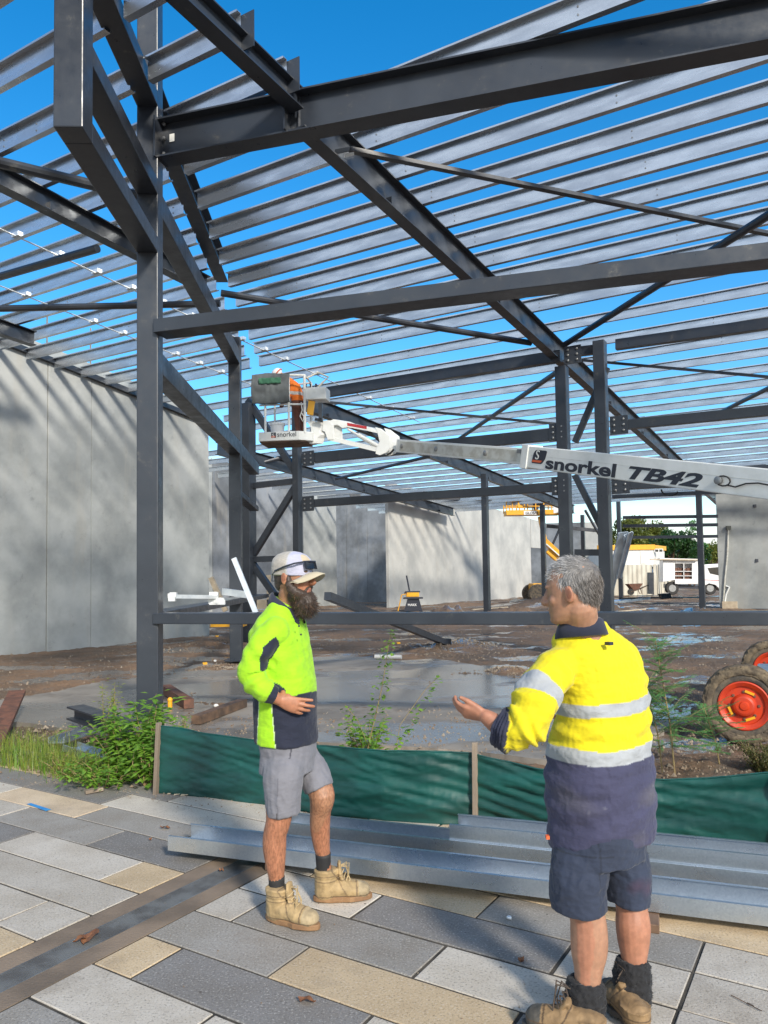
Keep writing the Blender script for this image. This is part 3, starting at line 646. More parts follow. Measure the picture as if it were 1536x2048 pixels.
for k in range(3): r_ = random.Random(k+40); b.box(D(342+r_.uniform(-4, 10), 1194+r_.uniform(-5, 5), 9.9), (.04, .01, 0), (0, .03, 0), (.0, 0, .03))
b.build('jaw', M['bright'], t)
b = MB(); b.bar(D(422, 1155, 23), D(452, 1222, 23), .14, .2, (0, 1, 0)); b.bar(D(436, 1180, 23), D(420, 1215, 23), .1, .12, (0, 1, 0)); loose('timber_prop', 'pale timber prop leaning near the foot of the left wall', 'prop', b, M['timberp'])
b = MB()
for a, e in (((488, 1150), (488, 1235)), ((537, 1150), (540, 1238)), ((486, 1205), (556, 1203)), ((486, 1213), (556, 1213))): b.bar(D(*a, 24), D(*e, 24), .1, .14)
loose('timber_formwork', 'pale timber formwork frame behind the double columns', 'frame', b, M['timberp'])
b = MB(); b.box(D(458, 1247, 19.8), (.42, 0, 0), (0, .25, 0), (0, 0, .07)); loose('yellow_crate', 'low yellow crate on the mud under the girt', 'crate', b, M['yellowg'] if 'yellowg' in M else M['yellow'])
def gz(px, py, h=0): P = G(px, py); P.z = terr(P.x, P.y) if terr(P.x, P.y) > .02 else .02; P.z += h; return P
b = MB(); b.bar(gz(332, 1388, .06), gz(378, 1420, .06), .13, .12); loose('timber_offcut', 'dark reddish timber length lying on the slab right of the corner column', 'timber', b, M['rust'])
b = MB(); b.bar(gz(392, 1452, .05), gz(486, 1416, .05), .12, .1); loose('timber_offcut', 'brown timber length lying on the slab behind the left end of the green fence', 'timber', b, M['timberd'])
b = MB(); b.bar(gz(-20, 1505, .0), gz(34, 1424, .24), .2, .05); loose('rusty_plate', 'rusty red-brown steel length propped at the left edge of the photo', 'steel offcut', b, M['rust'])
b = MB(); b.ibeam(gz(150, 1458, .1), gz(260, 1490, .06), .2, .15, .02, .02); loose('steel_offcut', 'dark steel beam end lying in the weeds left of the corner column', 'steel offcut', b, st)
for k, (a, e, lb) in enumerate((((112, 1512), (180, 1478), 'blue-grey galvanised channel poking from the weeds, upper of two'), ((140, 1525), (232, 1545), 'blue-grey galvanised channel poking from the weeds, lower of two'))):
    b = MB(); b.ext([(-.08, 0), (.08, 0), (.08, .06), (.07, .06), (.07, .01), (-.07, .01), (-.07, .06), (-.08, .06)], gz(*a, .1), gz(*e, .05)); loose('steel_channel', lb, 'steel channel', b, M['channel'])
b = MB(); b.tube([gz(750, 1320, .05), gz(803, 1321, .05)], .045, 10); loose('pipe_offcut', 'short white pipe lying on the wet slab', 'pipe', b, M['shedw'])
for a, r, lb in (((340, 1418), .03, 'yellow peg beside the corner column foot'),):
    b = MB(); P = gz(*a); b.tube([P, P+Vc((0, 0, .1))], r, 8); b.ball(P+Vc((0, 0, .1)), .035); loose('marker_cap', lb, 'peg', b, M['yellow'])
rs = random.Random(21)
for px, py, lb in ((434, 1275, 'yellow plastic scrap on the mud nearest the left wall'), (410, 1331, 'yellow plastic scrap at the edge of the left puddle'), (797, 1289, 'yellow plastic scrap right of the weed stem')):
    b = MB(); P = gz(px, py, .02); b.box(P, (.04, .02, 0), (-.01, .02, .01), (0, 0, .012)); loose('plastic_scrap', lb, 'plastic scrap', b, M['yellow'])
for px, py, lb in ((432, 1418, 'crumpled clear plastic cup on the wet slab'), (430, 1326, 'pale paper scrap by the left puddle')):
    b = MB(); P = gz(px, py, .025); b.ball(P, .035, .03, .025, n=6, m=4); loose('litter', lb, 'litter', b, M['shedw'])
# ================================================================ organic modelling helpers
def cat(p0, p1, p2, p3, t): return .5*((2*p1)+(p2-p0)*t+(2*p0-5*p1+4*p2-p3)*t*t+(3*p1-p0-3*p2+p3)*t*t*t)
def chain(mb, pts, rad, ref=(0, 0, 1), n=18, sub=4, caps=(True, True)):
    pts = [Vc(p) for p in pts]; R = [Vc((r, r)) if not isinstance(r, (tuple, list)) else Vc(r) for r in rad]; ref = Vc(ref)
    P = []; Q = []
    for i in range(len(pts)-1):
        a, b, c, d = max(i-1, 0), i, i+1, min(i+2, len(pts)-1)
        for k in range(sub):
            t = k/sub; P.append(cat(pts[a], pts[b], pts[c], pts[d], t)); Q.append(cat(R[a], R[b], R[c], R[d], t))
    P.append(pts[-1]); Q.append(R[-1]); vs = []; fs = []; m = len(P)
    for i in range(m):
        d = (P[min(i+1, m-1)]-P[max(i-1, 0)]).normalized(); u_ = (ref-d*ref.dot(d)).normalized(); v_ = d.cross(u_)
        for k in range(n):
            a = 2*pi*k/n; vs.append(P[i]+u_*cos(a)*Q[i].x+v_*sin(a)*Q[i].y)
    for i in range(m-1):
        for k in range(n): fs.append((i*n+k, i*n+(k+1) % n, (i+1)*n+(k+1) % n, (i+1)*n+k))
    fs += [tuple(range(n-1, -1, -1)), tuple((m-1)*n+k for k in range(n))]
    mb.add(vs, fs)
    for e, on in ((0, caps[0]), (m-1, caps[1])):
        if on:
            d = (P[min(e+1, m-1)]-P[max(e-1, 0)]).normalized(); u_ = (ref-d*ref.dot(d)).normalized(); v_ = d.cross(u_)
            Mx = Matrix((u_, v_, d)).transposed(); mb.ball(P[e], Q[e].x, Q[e].y, min(Q[e]), Mx, n, 8)
def rings(mb, rr, F, Lt, n=40):   # rr: (centre, half along F, half along Lt [, tilt vector])
    vs = []; fs = []
    for r in rr:
        c, a, b_ = r[0], r[1], r[2]; tl = r[3] if len(r) > 3 else (0, 0)
        for k in range(n):
            t = 2*pi*k/n; ct, st_ = cos(t), sin(t); e = 2/2.3
            x = abs(ct)**e*(1 if ct > 0 else -1); y = abs(st_)**e*(1 if st_ > 0 else -1)
            vs.append(c+F*a*x+Lt*b_*y+Vc((0, 0, tl[0]*x+tl[1]*y)))
    m = len(rr)
    for i in range(m-1):
        for k in range(n): fs.append((i*n+k, i*n+(k+1) % n, (i+1)*n+(k+1) % n, (i+1)*n+k))
    fs += [tuple(range(n-1, -1, -1)), tuple((m-1)*n+k for k in range(n))]; mb.add(vs, fs)
def settint(me, cols):
    a = me.attributes.new('tint', 'FLOAT_COLOR', 'POINT'); flat = [x for c in cols for x in (c[0], c[1], c[2], 1)]
    a.data.foreach_set('color', flat)
def blob(name, mb, vox, mat, parent, colf, smooth=4, disp=None, fac=.5, **props):
    me = bpy.data.meshes.new('tmp'); me.from_pydata([tuple(v) for v in mb.v], [], mb.f)
    bm_ = bmesh.new(); bm_.from_mesh(me); bmesh.ops.recalc_face_normals(bm_, faces=bm_.faces); bm_.to_mesh(me); bm_.free()
    o = bpy.data.objects.new('tmp', me); C.objects.link(o)
    r = o.modifiers.new('r', 'REMESH'); r.mode = 'VOXEL'; r.voxel_size = vox; r.use_smooth_shade = True
    if smooth: s_ = o.modifiers.new('s', 'SMOOTH'); s_.factor = fac; s_.iterations = smooth
    dg = bpy.context.evaluated_depsgraph_get(); dg.update(); me2 = bpy.data.meshes.new_from_object(o.evaluated_get(dg)); bpy.data.objects.remove(o)
    me2.name = name
    nn_ = [Vc(v.normal) for v in me2.vertices]
    if disp:
        for v, n_ in zip(me2.vertices, nn_): v.co = v.co+n_*disp(v.co, n_)
    settint(me2, [colf(v.co, n_) for v, n_ in zip(me2.vertices, nn_)])
    me2.polygons.foreach_set('use_smooth', [True]*len(me2.polygons)); me2.materials.clear(); me2.materials.append(mat)
    off = rootloc(parent) if parent else Vc((0, 0, 0)); me2.transform(Matrix.Translation(-off))
    ob = bpy.data.objects.new(name, me2); C.objects.link(ob)
    if parent: ob.parent = parent
    for k, v in props.items(): ob[k] = v
    return ob
def strands(name, pts, mat, parent, rs, wd=.0012, seg=3, label=None):
    # pts: list of (root, dir, bend, length, colour)
    mb = MB(); cols = []
    for p, d, bd, ln, c in pts:
        p = Vc(p); d = Vc(d).normalized(); w_ = d.cross(Vc((rs.uniform(-1, 1), rs.uniform(-1, 1), rs.uniform(-1, 1)))).normalized()*wd
        vs = []
        for k in range(seg+1):
            t = k/seg; q = p+d*ln*t+Vc(bd)*ln*t*t; ww = w_*(1-.75*t); vs += [q-ww, q+ww]
        mb.add(vs, [(2*k, 2*k+1, 2*k+3, 2*k+2) for k in range(seg)]); cols += [c]*(2*seg+2)
    me = bpy.data.meshes.new(name); off = rootloc(parent); me.from_pydata([tuple(Vc(v)-off) for v in mb.v], [], mb.f); settint(me, cols); me.materials.append(mat)
    o = bpy.data.objects.new(name, me); C.objects.link(o); o.parent = parent
    if label: o['label'] = label
    return o
def hand(mb, W, f, n, side, s=1., curl=(.3, .35, .4, .45), spread=.08, thumb=None, tc_=.2):
    W, f, n, side = Vc(W), Vc(f).normalized(), Vc(n).normalized(), Vc(side).normalized()
    chain(mb, [W-f*.03*s, W+f*.01*s, W+f*.05*s, W+f*.092*s], [(.027*s, .021*s), (.029*s, .02*s), (.039*s, .0165*s), (.042*s, .013*s)], side, 14)
    mb.ball(W+f*.04*s+side*.024*s+n*.01*s, .018*s, .018*s, .018*s); mb.ball(W+f*.04*s-side*.022*s+n*.008*s, .017*s)
    for i in range(4):
        b = W+f*(.088, .094, .09, .08)[i]*s+side*(.031, .0105, -.0105, -.03)[i]*s; L_ = (.073, .081, .075, .06)[i]*s; a = 0; P = [b-f*.012*s, b]; r = (.0095, .0098, .0092, .008)[i]*s
        sp = side*spread*(1.5-i)
        for fr in (.45, .31, .24):
            a += curl[i]; d = ((f+sp).normalized()*cos(a)+n*sin(a)); P.append(P[-1]+d*L_*fr)
        chain(mb, P, [r*1.1, r*1.08, r*1.02, r*.95, r*.82], side, 10, 3)
    td = Vc(thumb).normalized() if thumb else (f*.6+side*.75+n*.3).normalized(); b = W+f*.018*s+side*.022*s+n*.006*s
    t1 = b+td*.04*s; t2 = t1+(td+f*.25).normalized()*.034*s; t3 = t2+(td+f*.45+n*tc_).normalized()*.028*s
    chain(mb, [b, t1, t2, t3], [.0155*s, .0135*s, .0118*s, .009*s], n, 10, 3)
def head(mb, c, F, U, s=1., nose=1., chin=1.):
    F, U = Vc(F).normalized(), Vc(U); U = (U-F*U.dot(F)).normalized(); Lt = U.cross(F)
    H = lambda x, y, z: c+F*x*s+Lt*y*s+U*z*s
    prof = [(-.125, .052, .03, .026), (-.112, .042, .052, .042), (-.09, .024, .074, .054), (-.06, .012, .086, .064), (-.03, .006, .092, .069), (0, .002, .096, .073), (.03, -.002, .099, .076), (.06, -.006, .095, .074), (.085, -.01, .082, .065), (.105, -.012, .06, .05), (.119, -.013, .03, .026)]
    rings(mb, [(H(x, 0, z), hd*s, hw*s) for z, x, hd, hw in prof], F, Lt, 28)
    chain(mb, [H(.092, 0, .012), H(.105, 0, -.012), H(.121*nose, 0, -.034), H(.105, 0, -.044)], [.010*s, .0115*s, .0145*s, .009*s], Lt, 10, 3)
    for k in (-1, 1):
        mb.ball(H(.106, k*.012, -.038), .009*s)
        mb.ball(H(.08, k*.03, .022), .02*s, .022*s, .009*s)                     # brow
        mb.ball(H(.064, k*.04, -.032), .024*s)                                     # cheek
        E = Matrix((F*.9-Lt*k*.3, Lt*k*.9+F*.3, U)).transposed()
        mb.ball(H(-.004, k*.082, -.014), .021*s, .009*s, .034*s, E)                 # ear
        mb.ball(H(-.008, k*.072, -.03), .014*s)
    mb.ball(H(.092, 0, -.066), .012*s, .026*s, .006*s, Matrix((F, Lt, U)).transposed()); mb.ball(H(.09, 0, -.076), .012*s, .022*s, .007*s, Matrix((F, Lt, U)).transposed())
    mb.ball(H(.078, 0, -.106), .024*s, .026*s, .018*s)
    return H, F, Lt, U
def dseg(p, a, b):
    ab = b-a; t = max(0, min(1, (p-a).dot(ab)/ab.length_squared)); return (p-a-ab*t).length, t
def darm(p, pts):
    best = (9, 0)
    for i in range(len(pts)-1):
        d, t = dseg(p, pts[i], pts[i+1])
        if d < best[0]: best = (d, i+t)
    return best
def boot(parent, heel, d, L_=.3, lean=Vc((0, 0, 0)), top=.165, cl=(.42, .29, .15), sole=(.3, .17, .08), dark=(.2, .13, .07), toecap=None, seed=1, lace=(.4, .3, .16)):
    heel = Vc((heel.x, heel.y, .001)); d = Vc((d[0], d[1], 0)).normalized(); sd_ = Vc((-d.y, d.x, 0)); U = Vc((0, 0, 1))
    H = lambda x, y, z: heel+d*x*L_/.3+sd_*y+U*z+lean*max(0, z-.07)
    mb = MB()
    chain(mb, [H(.05, 0, .055), H(.1, 0, .06), H(.15, 0, .06), H(.2, 0, .052), H(.245, 0, .047)], [(.05, .047), (.048, .05), (.046, .052), (.043, .055), (.041, .05)], U, 18, 4)
    chain(mb, [H(.058, 0, .05), H(.058, 0, .05+(top-.05)*.35), H(.06, 0, .05+(top-.05)*.7), H(.06, 0, top)], [(.06, .052), (.058, .051), (.06, .053), (.064, .057)], d, 18, 4, (True, False))
    chain(mb, [H(.165, 0, .085), H(.135, 0, .125), H(.128, 0, top+.028)], [(.032, .013), (.03, .013), (.026, .01)], sd_, 10, 3)   # tongue
    mb.ball(H(.215, 0, .068), .04, .04, .03, Matrix((d, sd_, U)).transposed())
    for z in (top-.012, top-.032): mb.v += []; 
    def colf(p, n_):
        q = p-heel; x = q.dot(d)*.3/L_; z = q.z; c = cl
        k = .5+.5*noise.noise(p*30); c = tuple(a*(.8+.35*k) for a in cl)
        if toecap and x > .225: c = toecap
        if abs(z-.033) < .004 or abs(z-(top-.03)) < .0025 or abs(z-(top-.055)) < .0025: c = dark
        if abs(x-.215) < .0035 and z > .03: c = dark
        if abs((x-.14)+(z-.08)*.6) < .003: c = dark
        return c
    dsp = lambda p, n_: .0022*noise.noise(p*45)+.0012*noise.noise(p*110)-(.0025 if abs((p-heel).z-(top-.045)) < .004 else 0)
    B_ = blob('boot', mb, .0045, M['leather'], parent, colf, 2, dsp)
    mb = MB(); out = []
    for k in range(28):
        a = 2*pi*k/28; x = .145+.153*cos(a); y = (.055 if cos(a) > .0 else .049)*sin(a); 
        if -.6 < cos(a) < .0: y *= .86
        out.append((x, y))
    for z0, z1, flt in ((0, .03, lambda x: True),):
        vs = [H(x, y, .004 if (x < .09 or x > .13) else .012) for x, y in out]+[H(x, y, .03) for x, y in out]; n = len(out)
        mb.add(vs, [tuple(range(n-1, -1, -1)), tuple(range(n, 2*n))]+[(k, (k+1) % n, n+(k+1) % n, n+k) for k in range(n)])
    o = mb.build('sole', M['sole_'+('a' if sole[0] > .2 else 'b')], B_, bevel=.004)
    mb = MB(); rs_ = random.Random(seed)
    for k in range(5):
        x = .172-.011*k; z = .098+.017*k
        mb.tube([H(x, -.026, z-.008), H(x+.012, 0, z+.008), H(x, .026, z-.008)], .0028, 5)
    for k in range(4):
        y = rs_.uniform(-.03, .02); mb.tube([H(.13, 0, .175), H(.155+rs_.uniform(0, .03), y*.6, .16+rs_.uniform(0, .03)), H(.17+rs_.uniform(0, .02), y, .12), H(.175+rs_.uniform(-.01, .02), y*1.3, .085)], .0026, 5)
    mb.build('laces', M['lace_'+('a' if sole[0] > .2 else 'b')], B_)
    return B_
M['sole_a'] = pm('gum_sole', (.3, .17, .08), (.22, .12, .06), 20, .7); M['sole_b'] = pm('black_sole', (.05, .048, .045), (.09, .08, .07), 20, .8)
M['lace_a'] = pm('tan_lace', (.5, .38, .2), (.35, .26, .14), 40, .8); M['lace_b'] = pm('dark_lace', (.06, .045, .035), (.1, .07, .05), 40, .8)
rsk = random.Random(5)
def earshade(p, c, hc_, f_, l_, u_):
    q = p-hc_; x, y, z = q.dot(f_), abs(q.dot(l_)), q.dot(u_)
    if y > .078 and ((x+.006)/.011)**2+((z+.012)/.02)**2 < 1: return (c[0]*.62, c[1]*.5, c[2]*.48)  # ear hollow painted darker, standing in for its shade
    if y > .078: return (c[0]*1.05, c[1]*.9, c[2]*.88)
    return c
def skincol(base, dark=.8):
    def f(p, n_):
        k = .5+.5*noise.noise(p*22); j = .5+.5*noise.noise(p*90)
        return tuple(c*(dark+(1-dark)*k)*(.93+.07*j) for c in base)
    return f
def wr(p, a=.005, sc=(11, 11, 16), seed=0, fine=.0016):
    q = Vc((p.x*sc[0]+seed, p.y*sc[1], p.z*sc[2])); v = noise.noise(q); r = 1-abs(noise.noise(q*1.9+Vc((5, 1, 2))))*2.2
    return a*v+a*.45*max(-.6, r)+fine*noise.noise(p*85)
# ================================================================ the bearded man (left)
F1 = Vc((.955, -.297, 0)).normalized(); L1 = Vc((.297, .955, 0)).normalized()
man = thing('person', 'bearded man in a cap and lime green work shirt with one hand on his hip', 'person', Vc((-.45, 3.95, 0)))
def m1(px, py, d=3.88): return D(px, py, d*1.025)
SK1 = (.5, .25, .14)
hc = m1(586, 1151, 3.87); hF = Vc((.93, -.36, -.03)).normalized()
sh = m1(556, 1262, 3.72); elb = m1(504, 1347, 3.70); wri = m1(556, 1399, 3.70)
armR = [m1(550, 1262, 3.76), m1(519, 1298, 3.70), elb, m1(526, 1378, 3.68), m1(552, 1392, 3.69)]
shL = m1(566, 1258, 4.05); armL = [shL, m1(553, 1300, 4.12), m1(545, 1350, 4.16), m1(553, 1385, 4.1), m1(560, 1402, 4.06)]
mb = MB(); H1, hf, hl, hu = head(mb, hc, hF, (0, 0, 1))
chain(mb, [m1(574, 1240, 3.9), m1(576, 1212, 3.9), H1(-.012, 0, -.07)], [.068, .058, .058], F1)
rings(mb, [(m1(573, 1540), .1, .12), (m1(573, 1470), .1, .13), (m1(571, 1400), .1, .14), (m1(567, 1330), .105, .15), (m1(562, 1275), .1, .17), (m1(564, 1245), .075, .14), (m1(570, 1225), .05, .06)], F1, L1, 24)
fa = m1(545, 1391, 3.69)
chain(mb, armR[:3]+[m1(526, 1376, 3.68), fa, wri], [.05, .047, .043, .04, .034, (.03, .026)], L1)
hand(mb, wri, (m1(592, 1411, 3.70)-wri), L1, Vc((.25, 0, 1)), 1.0, (.12, .2, .35, .45), .13, thumb=Vc((-.1, .8, .5)))
chain(mb, armL, [.05, .047, .043, .04, .03], L1)
hand(mb, armL[-1], Vc((.35, -.1, -.7)), -L1, Vc((.3, 0, 1)), .95, (.2, .25, .35, .4), .1, thumb=Vc((-.1, -.8, .5)))
chain(mb, [m1(572, 1530, 3.84), m1(562, 1590, 3.76), m1(557, 1640, 3.75), m1(550, 1668, 3.76), m1(549, 1695, 3.77), m1(551, 1730, 3.78), m1(553, 1760, 3.79), m1(554, 1810, 3.79)], [.08, .074, .062, .058, .058, .048, .038, .036], F1)
chain(mb, [m1(602, 1500, 3.99), m1(632, 1560, 3.94), m1(644, 1592, 3.90), m1(641, 1622, 3.93), m1(640, 1655, 3.96), m1(643, 1690, 3.98), m1(647, 1715, 3.99), m1(651, 1775, 4.0)], [.08, .068, .066, .055, .052, .044, .037, .036], F1)
mb.ball(m1(650, 1594, 3.88), .04, .035, .045)
def sc1(p, n_):
    c = skincol(SK1)(p, n_); q = p-hc; x, z = q.dot(hf), q.dot(hu); y = q.dot(hl)
    c = earshade(p, c, hc, hf, hl, hu)
    if abs(z+.071) < .009 and x > .085 and abs(y) < .027: c = (.42, .17, .12)
    elif x > .06 and -.09 < z < -.0: c = (c[0]*1.0, c[1]*.82, c[2]*.78)
    if abs(z-.022) < .006 and x > .07 and .012 < abs(y) < .048: c = (.12, .075, .045)
    if p.z < .7: 
        k = noise.noise(Vc((p.x*160, p.y*160, p.z*38))); 
        if k > .12: c = tuple(a*.72 for a in c)
    return c
body1 = blob('body', mb, .0045, M['skin'], man, sc1, 3)
for k in (-1, 1):
    mb = MB(); mb.ball(H1(.083, k*.031, .004), .0125); mb.build('eye', M['eyew'] if 'eyew' in M else M['glass'], body1, smooth=True)
# arm hair and beard
beard = MB()
Ex = Matrix((hf, hl, hu)).transposed()
beard.ball(H1(.07, 0, -.14), .066, .06, .068, Ex); beard.ball(H1(.085, 0, -.165), .045, .042, .042, Ex); beard.ball(H1(.035, 0, -.105), .066, .066, .042, Ex)
for k in (-1, 1):
    chain(beard, [H1(.012, k*.07, -.008), H1(.018, k*.07, -.045), H1(.04, k*.06, -.08), H1(.07, k*.035, -.1)], [.014, .021, .028, .03], hl, 10)
    chain(beard, [H1(.104, k*.004, -.054), H1(.098, k*.02, -.06), H1(.084, k*.036, -.085)], [.005, .006, .009], hl, 8)
bc = lambda p, n_: tuple(c*(.7+.6*(.5+.5*noise.noise(p*60))) for c in (.05, .032, .022))
bb = blob('beard', beard, .005, M['hairmat'], man, bc, 2, lambda p, n_: .004*noise.noise(p*55)+.002*noise.noise(p*120))
hair1 = MB(); hair1.ball(H1(-.012, 0, .0), .094, .08, .085, Ex); hair1.ball(H1(-.05, 0, -.04), .052, .055, .05, Ex)
hb = blob('hair', hair1, .006, M['hairmat'], man, bc, 2)
pts = []; off = Vc(man.location); rs = random.Random(8)
for v in bb.data.vertices:
    if rs.random() < .8:
        p = v.co+off; n_ = v.normal; z = (p-hc).dot(hu)
        ln = rs.uniform(.008, .02)*(1.7 if z < -.13 else .8 if z < -.085 else .4); g_ = rs.uniform(.5, 1.5); wm = rs.random()
        col = (.045*g_, .027*g_, .018*g_) if wm < .82 else (.14*g_, .07*g_, .035*g_)
        pts.append((p-n_*.002, n_*.9+Vc((rs.uniform(-.6, .6), rs.uniform(-.6, .6), rs.uniform(-.8, .2)))-hu*.3, (rs.uniform(-.6, .6), rs.uniform(-.6, .6), rs.uniform(-.5, .2)), ln*.85, col))
strands('beard_strands', pts, M['hairmat'], bb, rs, .0011)
# shirt
LIME = (.36, .7, .012); NAVY1 = (.012, .016, .036)
mb = MB()
tr = [(1481, 573, .15, .186), (1450, 572, .149, .185), (1400, 571, .15, .182), (1365, 570, .149, .183), (1330, 566, .147, .186), (1290, 560, .142, .194), (1262, 559, .128, .196), (1245, 562, .11, .18), (1231, 565, .093, .15), (1219, 568, .08, .115), (1209, 571, .07, .082), (1203, 573, .066, .07)]
rings(mb, [(m1(cx_, py, 3.9), a, b_, ((-.008, 0) if py > 1240 else (-.02*(1243-py)/30, 0))) for py, cx_, a, b_ in tr], F1, L1)
chain(mb, armR, [(.078, .07), (.07, .068), (.068, .064), (.062, .058), (.047, .045)], L1, caps=(True, False))
chain(mb, armL, [(.078, .07), (.07, .068), (.068, .064), (.062, .058), (.047, .045)], L1, caps=(True, False))
lerp_r = lambda t: (.078, .07, .068, .062, .047, .047)[int(t)]*(1-t%1)+(.078, .07, .068, .062, .047, .047)[min(5, int(t)+1)]*(t%1)
zs = m1(572, 1386).z; tcx = m1(572, 1430, 3.9)
def c1(p, n_):
    dR, tR = darm(p, armR); dL, tL = darm(p, armL); q = p-tcx; u_ = q.dot(F1); l_ = q.dot(L1)
    if tR > .12 and dR < lerp_r(tR)+.012:
        if tR > 3.5: return NAVY1
        if .4 < tR < 1.75 and n_.dot(F1) > .62+.3*abs(tR-1.05): return NAVY1
        return LIME
    if dL < .1 and tL > .3 and l_ > .17: return NAVY1 if tL > 3.5 else LIME
    if p.z < zs+.02*noise.noise(p*3):
        if l_ < -.09:
            c = -.03; w_ = .036+(zs-p.z)*.09; e = abs(u_-c)-w_
            if e < 0: return LIME if e < -.004 else (.6, .75, .4)
            if abs(u_-c) < .003 and p.z < m1(572, 1465).z: return NAVY1
        return NAVY1
    return LIME
def d1(p, n_):
    dR, tR = darm(p, armR); a = wr(p, .0045, (7, 7, 10), 3, .0006)
    if dR < .1: a += .005*sin(tR*8+4*noise.noise(p*6))*(1 if 1.2 < tR < 3.6 else .25)
    # drag lines from armpit to front hem
    q = p-tcx; s_ = q.z*.75+q.dot(F1); a += .003*sin(s_*52+3*noise.noise(p*6))*max(0, min(1, (p.z-zs+.12)*5))*(1 if n_.dot(L1) < .2 else .3)
    return a
shirt1 = blob('shirt', mb, .0055, M['fabric'], man, c1, 3, d1)
# collar
mb = MB(); vs = []; fs = []; K = 40
for k in range(K+1):
    a = radians(-158+316*k/K)+pi; ca, sa = cos(a), sin(a); fr = .5-.5*ca*-1
    c0 = m1(573, 1214, 3.9); back = max(0, -ca); front = max(0, ca)
    ctr = lambda r, z: c0+F1*(ca*r*1.0+.0)+L1*(sa*r)+Vc((0, 0, z))
    h = .0+.045*back-.055*front
    for r, z in ((.072, h-.004), (.066, h+.03), (.07, h+.036), (.083, h+.028), (.098, h-.016-.02*front), (.09, h-.018-.02*front)): vs.append(ctr(r, z))
for k in range(K):
    for j in range(6): a = k*6+j; b_ = k*6+(j+1) % 6; fs.append((a, b_, b_+6, a+6))
mb.add(vs, fs); M['navy1'] = cloth('navy_collar_knit', NAVY1, (.02, .025, .05)); mb.build('collar', M['navy1'], shirt1, smooth=True)
mb = MB(); 
pass
for px, py in ((595, 1252), (599, 1269)): mb = MB(); mb.ball(m1(px, py, 3.745)+F1*.008, .0055, n=6, m=4); mb.build('button', M['black'], shirt1)
# shorts
mb = MB()
rings(mb, [(m1(576, 1540, 3.88), .13, .165), (m1(577, 1505, 3.89), .133, .165), (m1(575, 1485, 3.89), .132, .168), (m1(574, 1465, 3.89), .12, .15)], F1, L1)
chain(mb, [m1(568, 1530, 3.8), m1(566, 1550, 3.77), m1(566, 1590, 3.76), m1(566, 1612, 3.76), m1(567, 1627, 3.76)], [(.105, .09), (.1, .095), (.09, .095), (.084, .092), (.083, .09)], F1, caps=(True, False))
chain(mb, [m1(607, 1525, 3.96), m1(620, 1538, 3.95), m1(632, 1562, 3.92), m1(638, 1577, 3.91)], [(.1, .09), (.09, .088), (.078, .082), (.073, .08)], F1, caps=(True, False))
GR = (.19, .19, .215); tz = m1(566, 1612).z
def cs1(p, n_):
    q = p-m1(566, 1540, 3.76); u_ = q.dot(F1)
    if n_.dot(L1) < -.2:
        if abs(u_-.012) < .0018 and p.z < m1(0, 1545).z: return (.13, .13, .15)
        if abs(u_-(-.0+.12*(p.z-m1(0, 1510).z)+.045)) < .003 and m1(0, 1512).z < p.z < m1(0, 1485).z+.03: return (.06, .06, .075)
        if abs(u_-.008) < .006*max(0, (m1(0, 1608).z-p.z)/.05) : return (.06, .05, .05)
    return GR
blob('shorts', mb, .0055, M['fabric'], man, cs1, 3, lambda p, n_: wr(p, .006, (13, 13, 7), 9, .001))
for P_, tp, d_, hl_, ll in ((m1(553, 1752, 3.79), m1(554, 1795, 3.79), 0, G(535, 1838), (.257, -.13)), (m1(646, 1706, 3.985), m1(648, 1755, 4.0), 0, G(629, 1803), (.29, .03))):
    mb = MB(); chain(mb, [P_, (P_+tp)/2, tp], [.0405, .0385, .036], F1, 16, 3, (False, True)); mb.build('sock', M['sock'] if 'sock' in M else M['blackrub'], man, smooth=True)
    boot(man, hl_, ll, .305, top=.165, cl=(.47, .33, .16), sole=(.3, .17, .08), dark=(.22, .15, .08), toecap=(.44, .34, .2), seed=int(P_.x*50))
# cap
mb = MB(); cp = MB()
prof = [(.0, .106, .086), (.03, .109, .089), (.06, .107, .087), (.085, .099, .08), (.106, .078, .064), (.12, .045, .038), (.126, .01, .01)]
rings(cp, [(H1(-.008-.0*z, 0, z), a, b_, (.0, 0)) for z, a, b_ in prof], hf, hl, 32)
def cc(p, n_):
    q = p-hc; x, y, z = q.dot(hf), q.dot(hl), q.dot(hu)
    if abs(x-.008) < .004: return (.5, .5, .52)
    if x > .008:
        if x > .055 and (y+.02)**2+(z-.078)**2 < .03**2: return (.62, .5, .34)
        return (.48, .48, .6)
    k = .85+.15*(sin(x*900)*sin(z*900)); return (.52*k, .48*k, .42*k)
cap = blob('cap', cp, .005, M['fabric'], man, cc, 3)
mb = MB(); vs = []; n = 20; 
for k in range(n+1):
    a = -1+2*k/n; y0 = a*.084; x0 = .0+.095*sqrt(max(0, 1-a*a*.98)); xt = .04+.138*sqrt(max(0, 1-a*a*.94)); zc = -.05*a*a
    for x, z in ((x0, .018+zc), ((x0+xt)/2, .022+zc), (xt, .014+zc), (xt, .009+zc), ((x0+xt)/2, .016+zc), (x0, .012+zc)): vs.append(H1(x, y0*(1.0 if x == x0 else .98), z))
mb.add(vs, [(k*6+j, k*6+(j+1) % 6, (k+1)*6+(j+1) % 6, (k+1)*6+j) for k in range(n) for j in range(6)])
M['brim'] = cloth('tan_cap_brim', (.5, .44, .31), (.46, .4, .28)); mb.build('brim', M['brim'], cap, smooth=True)
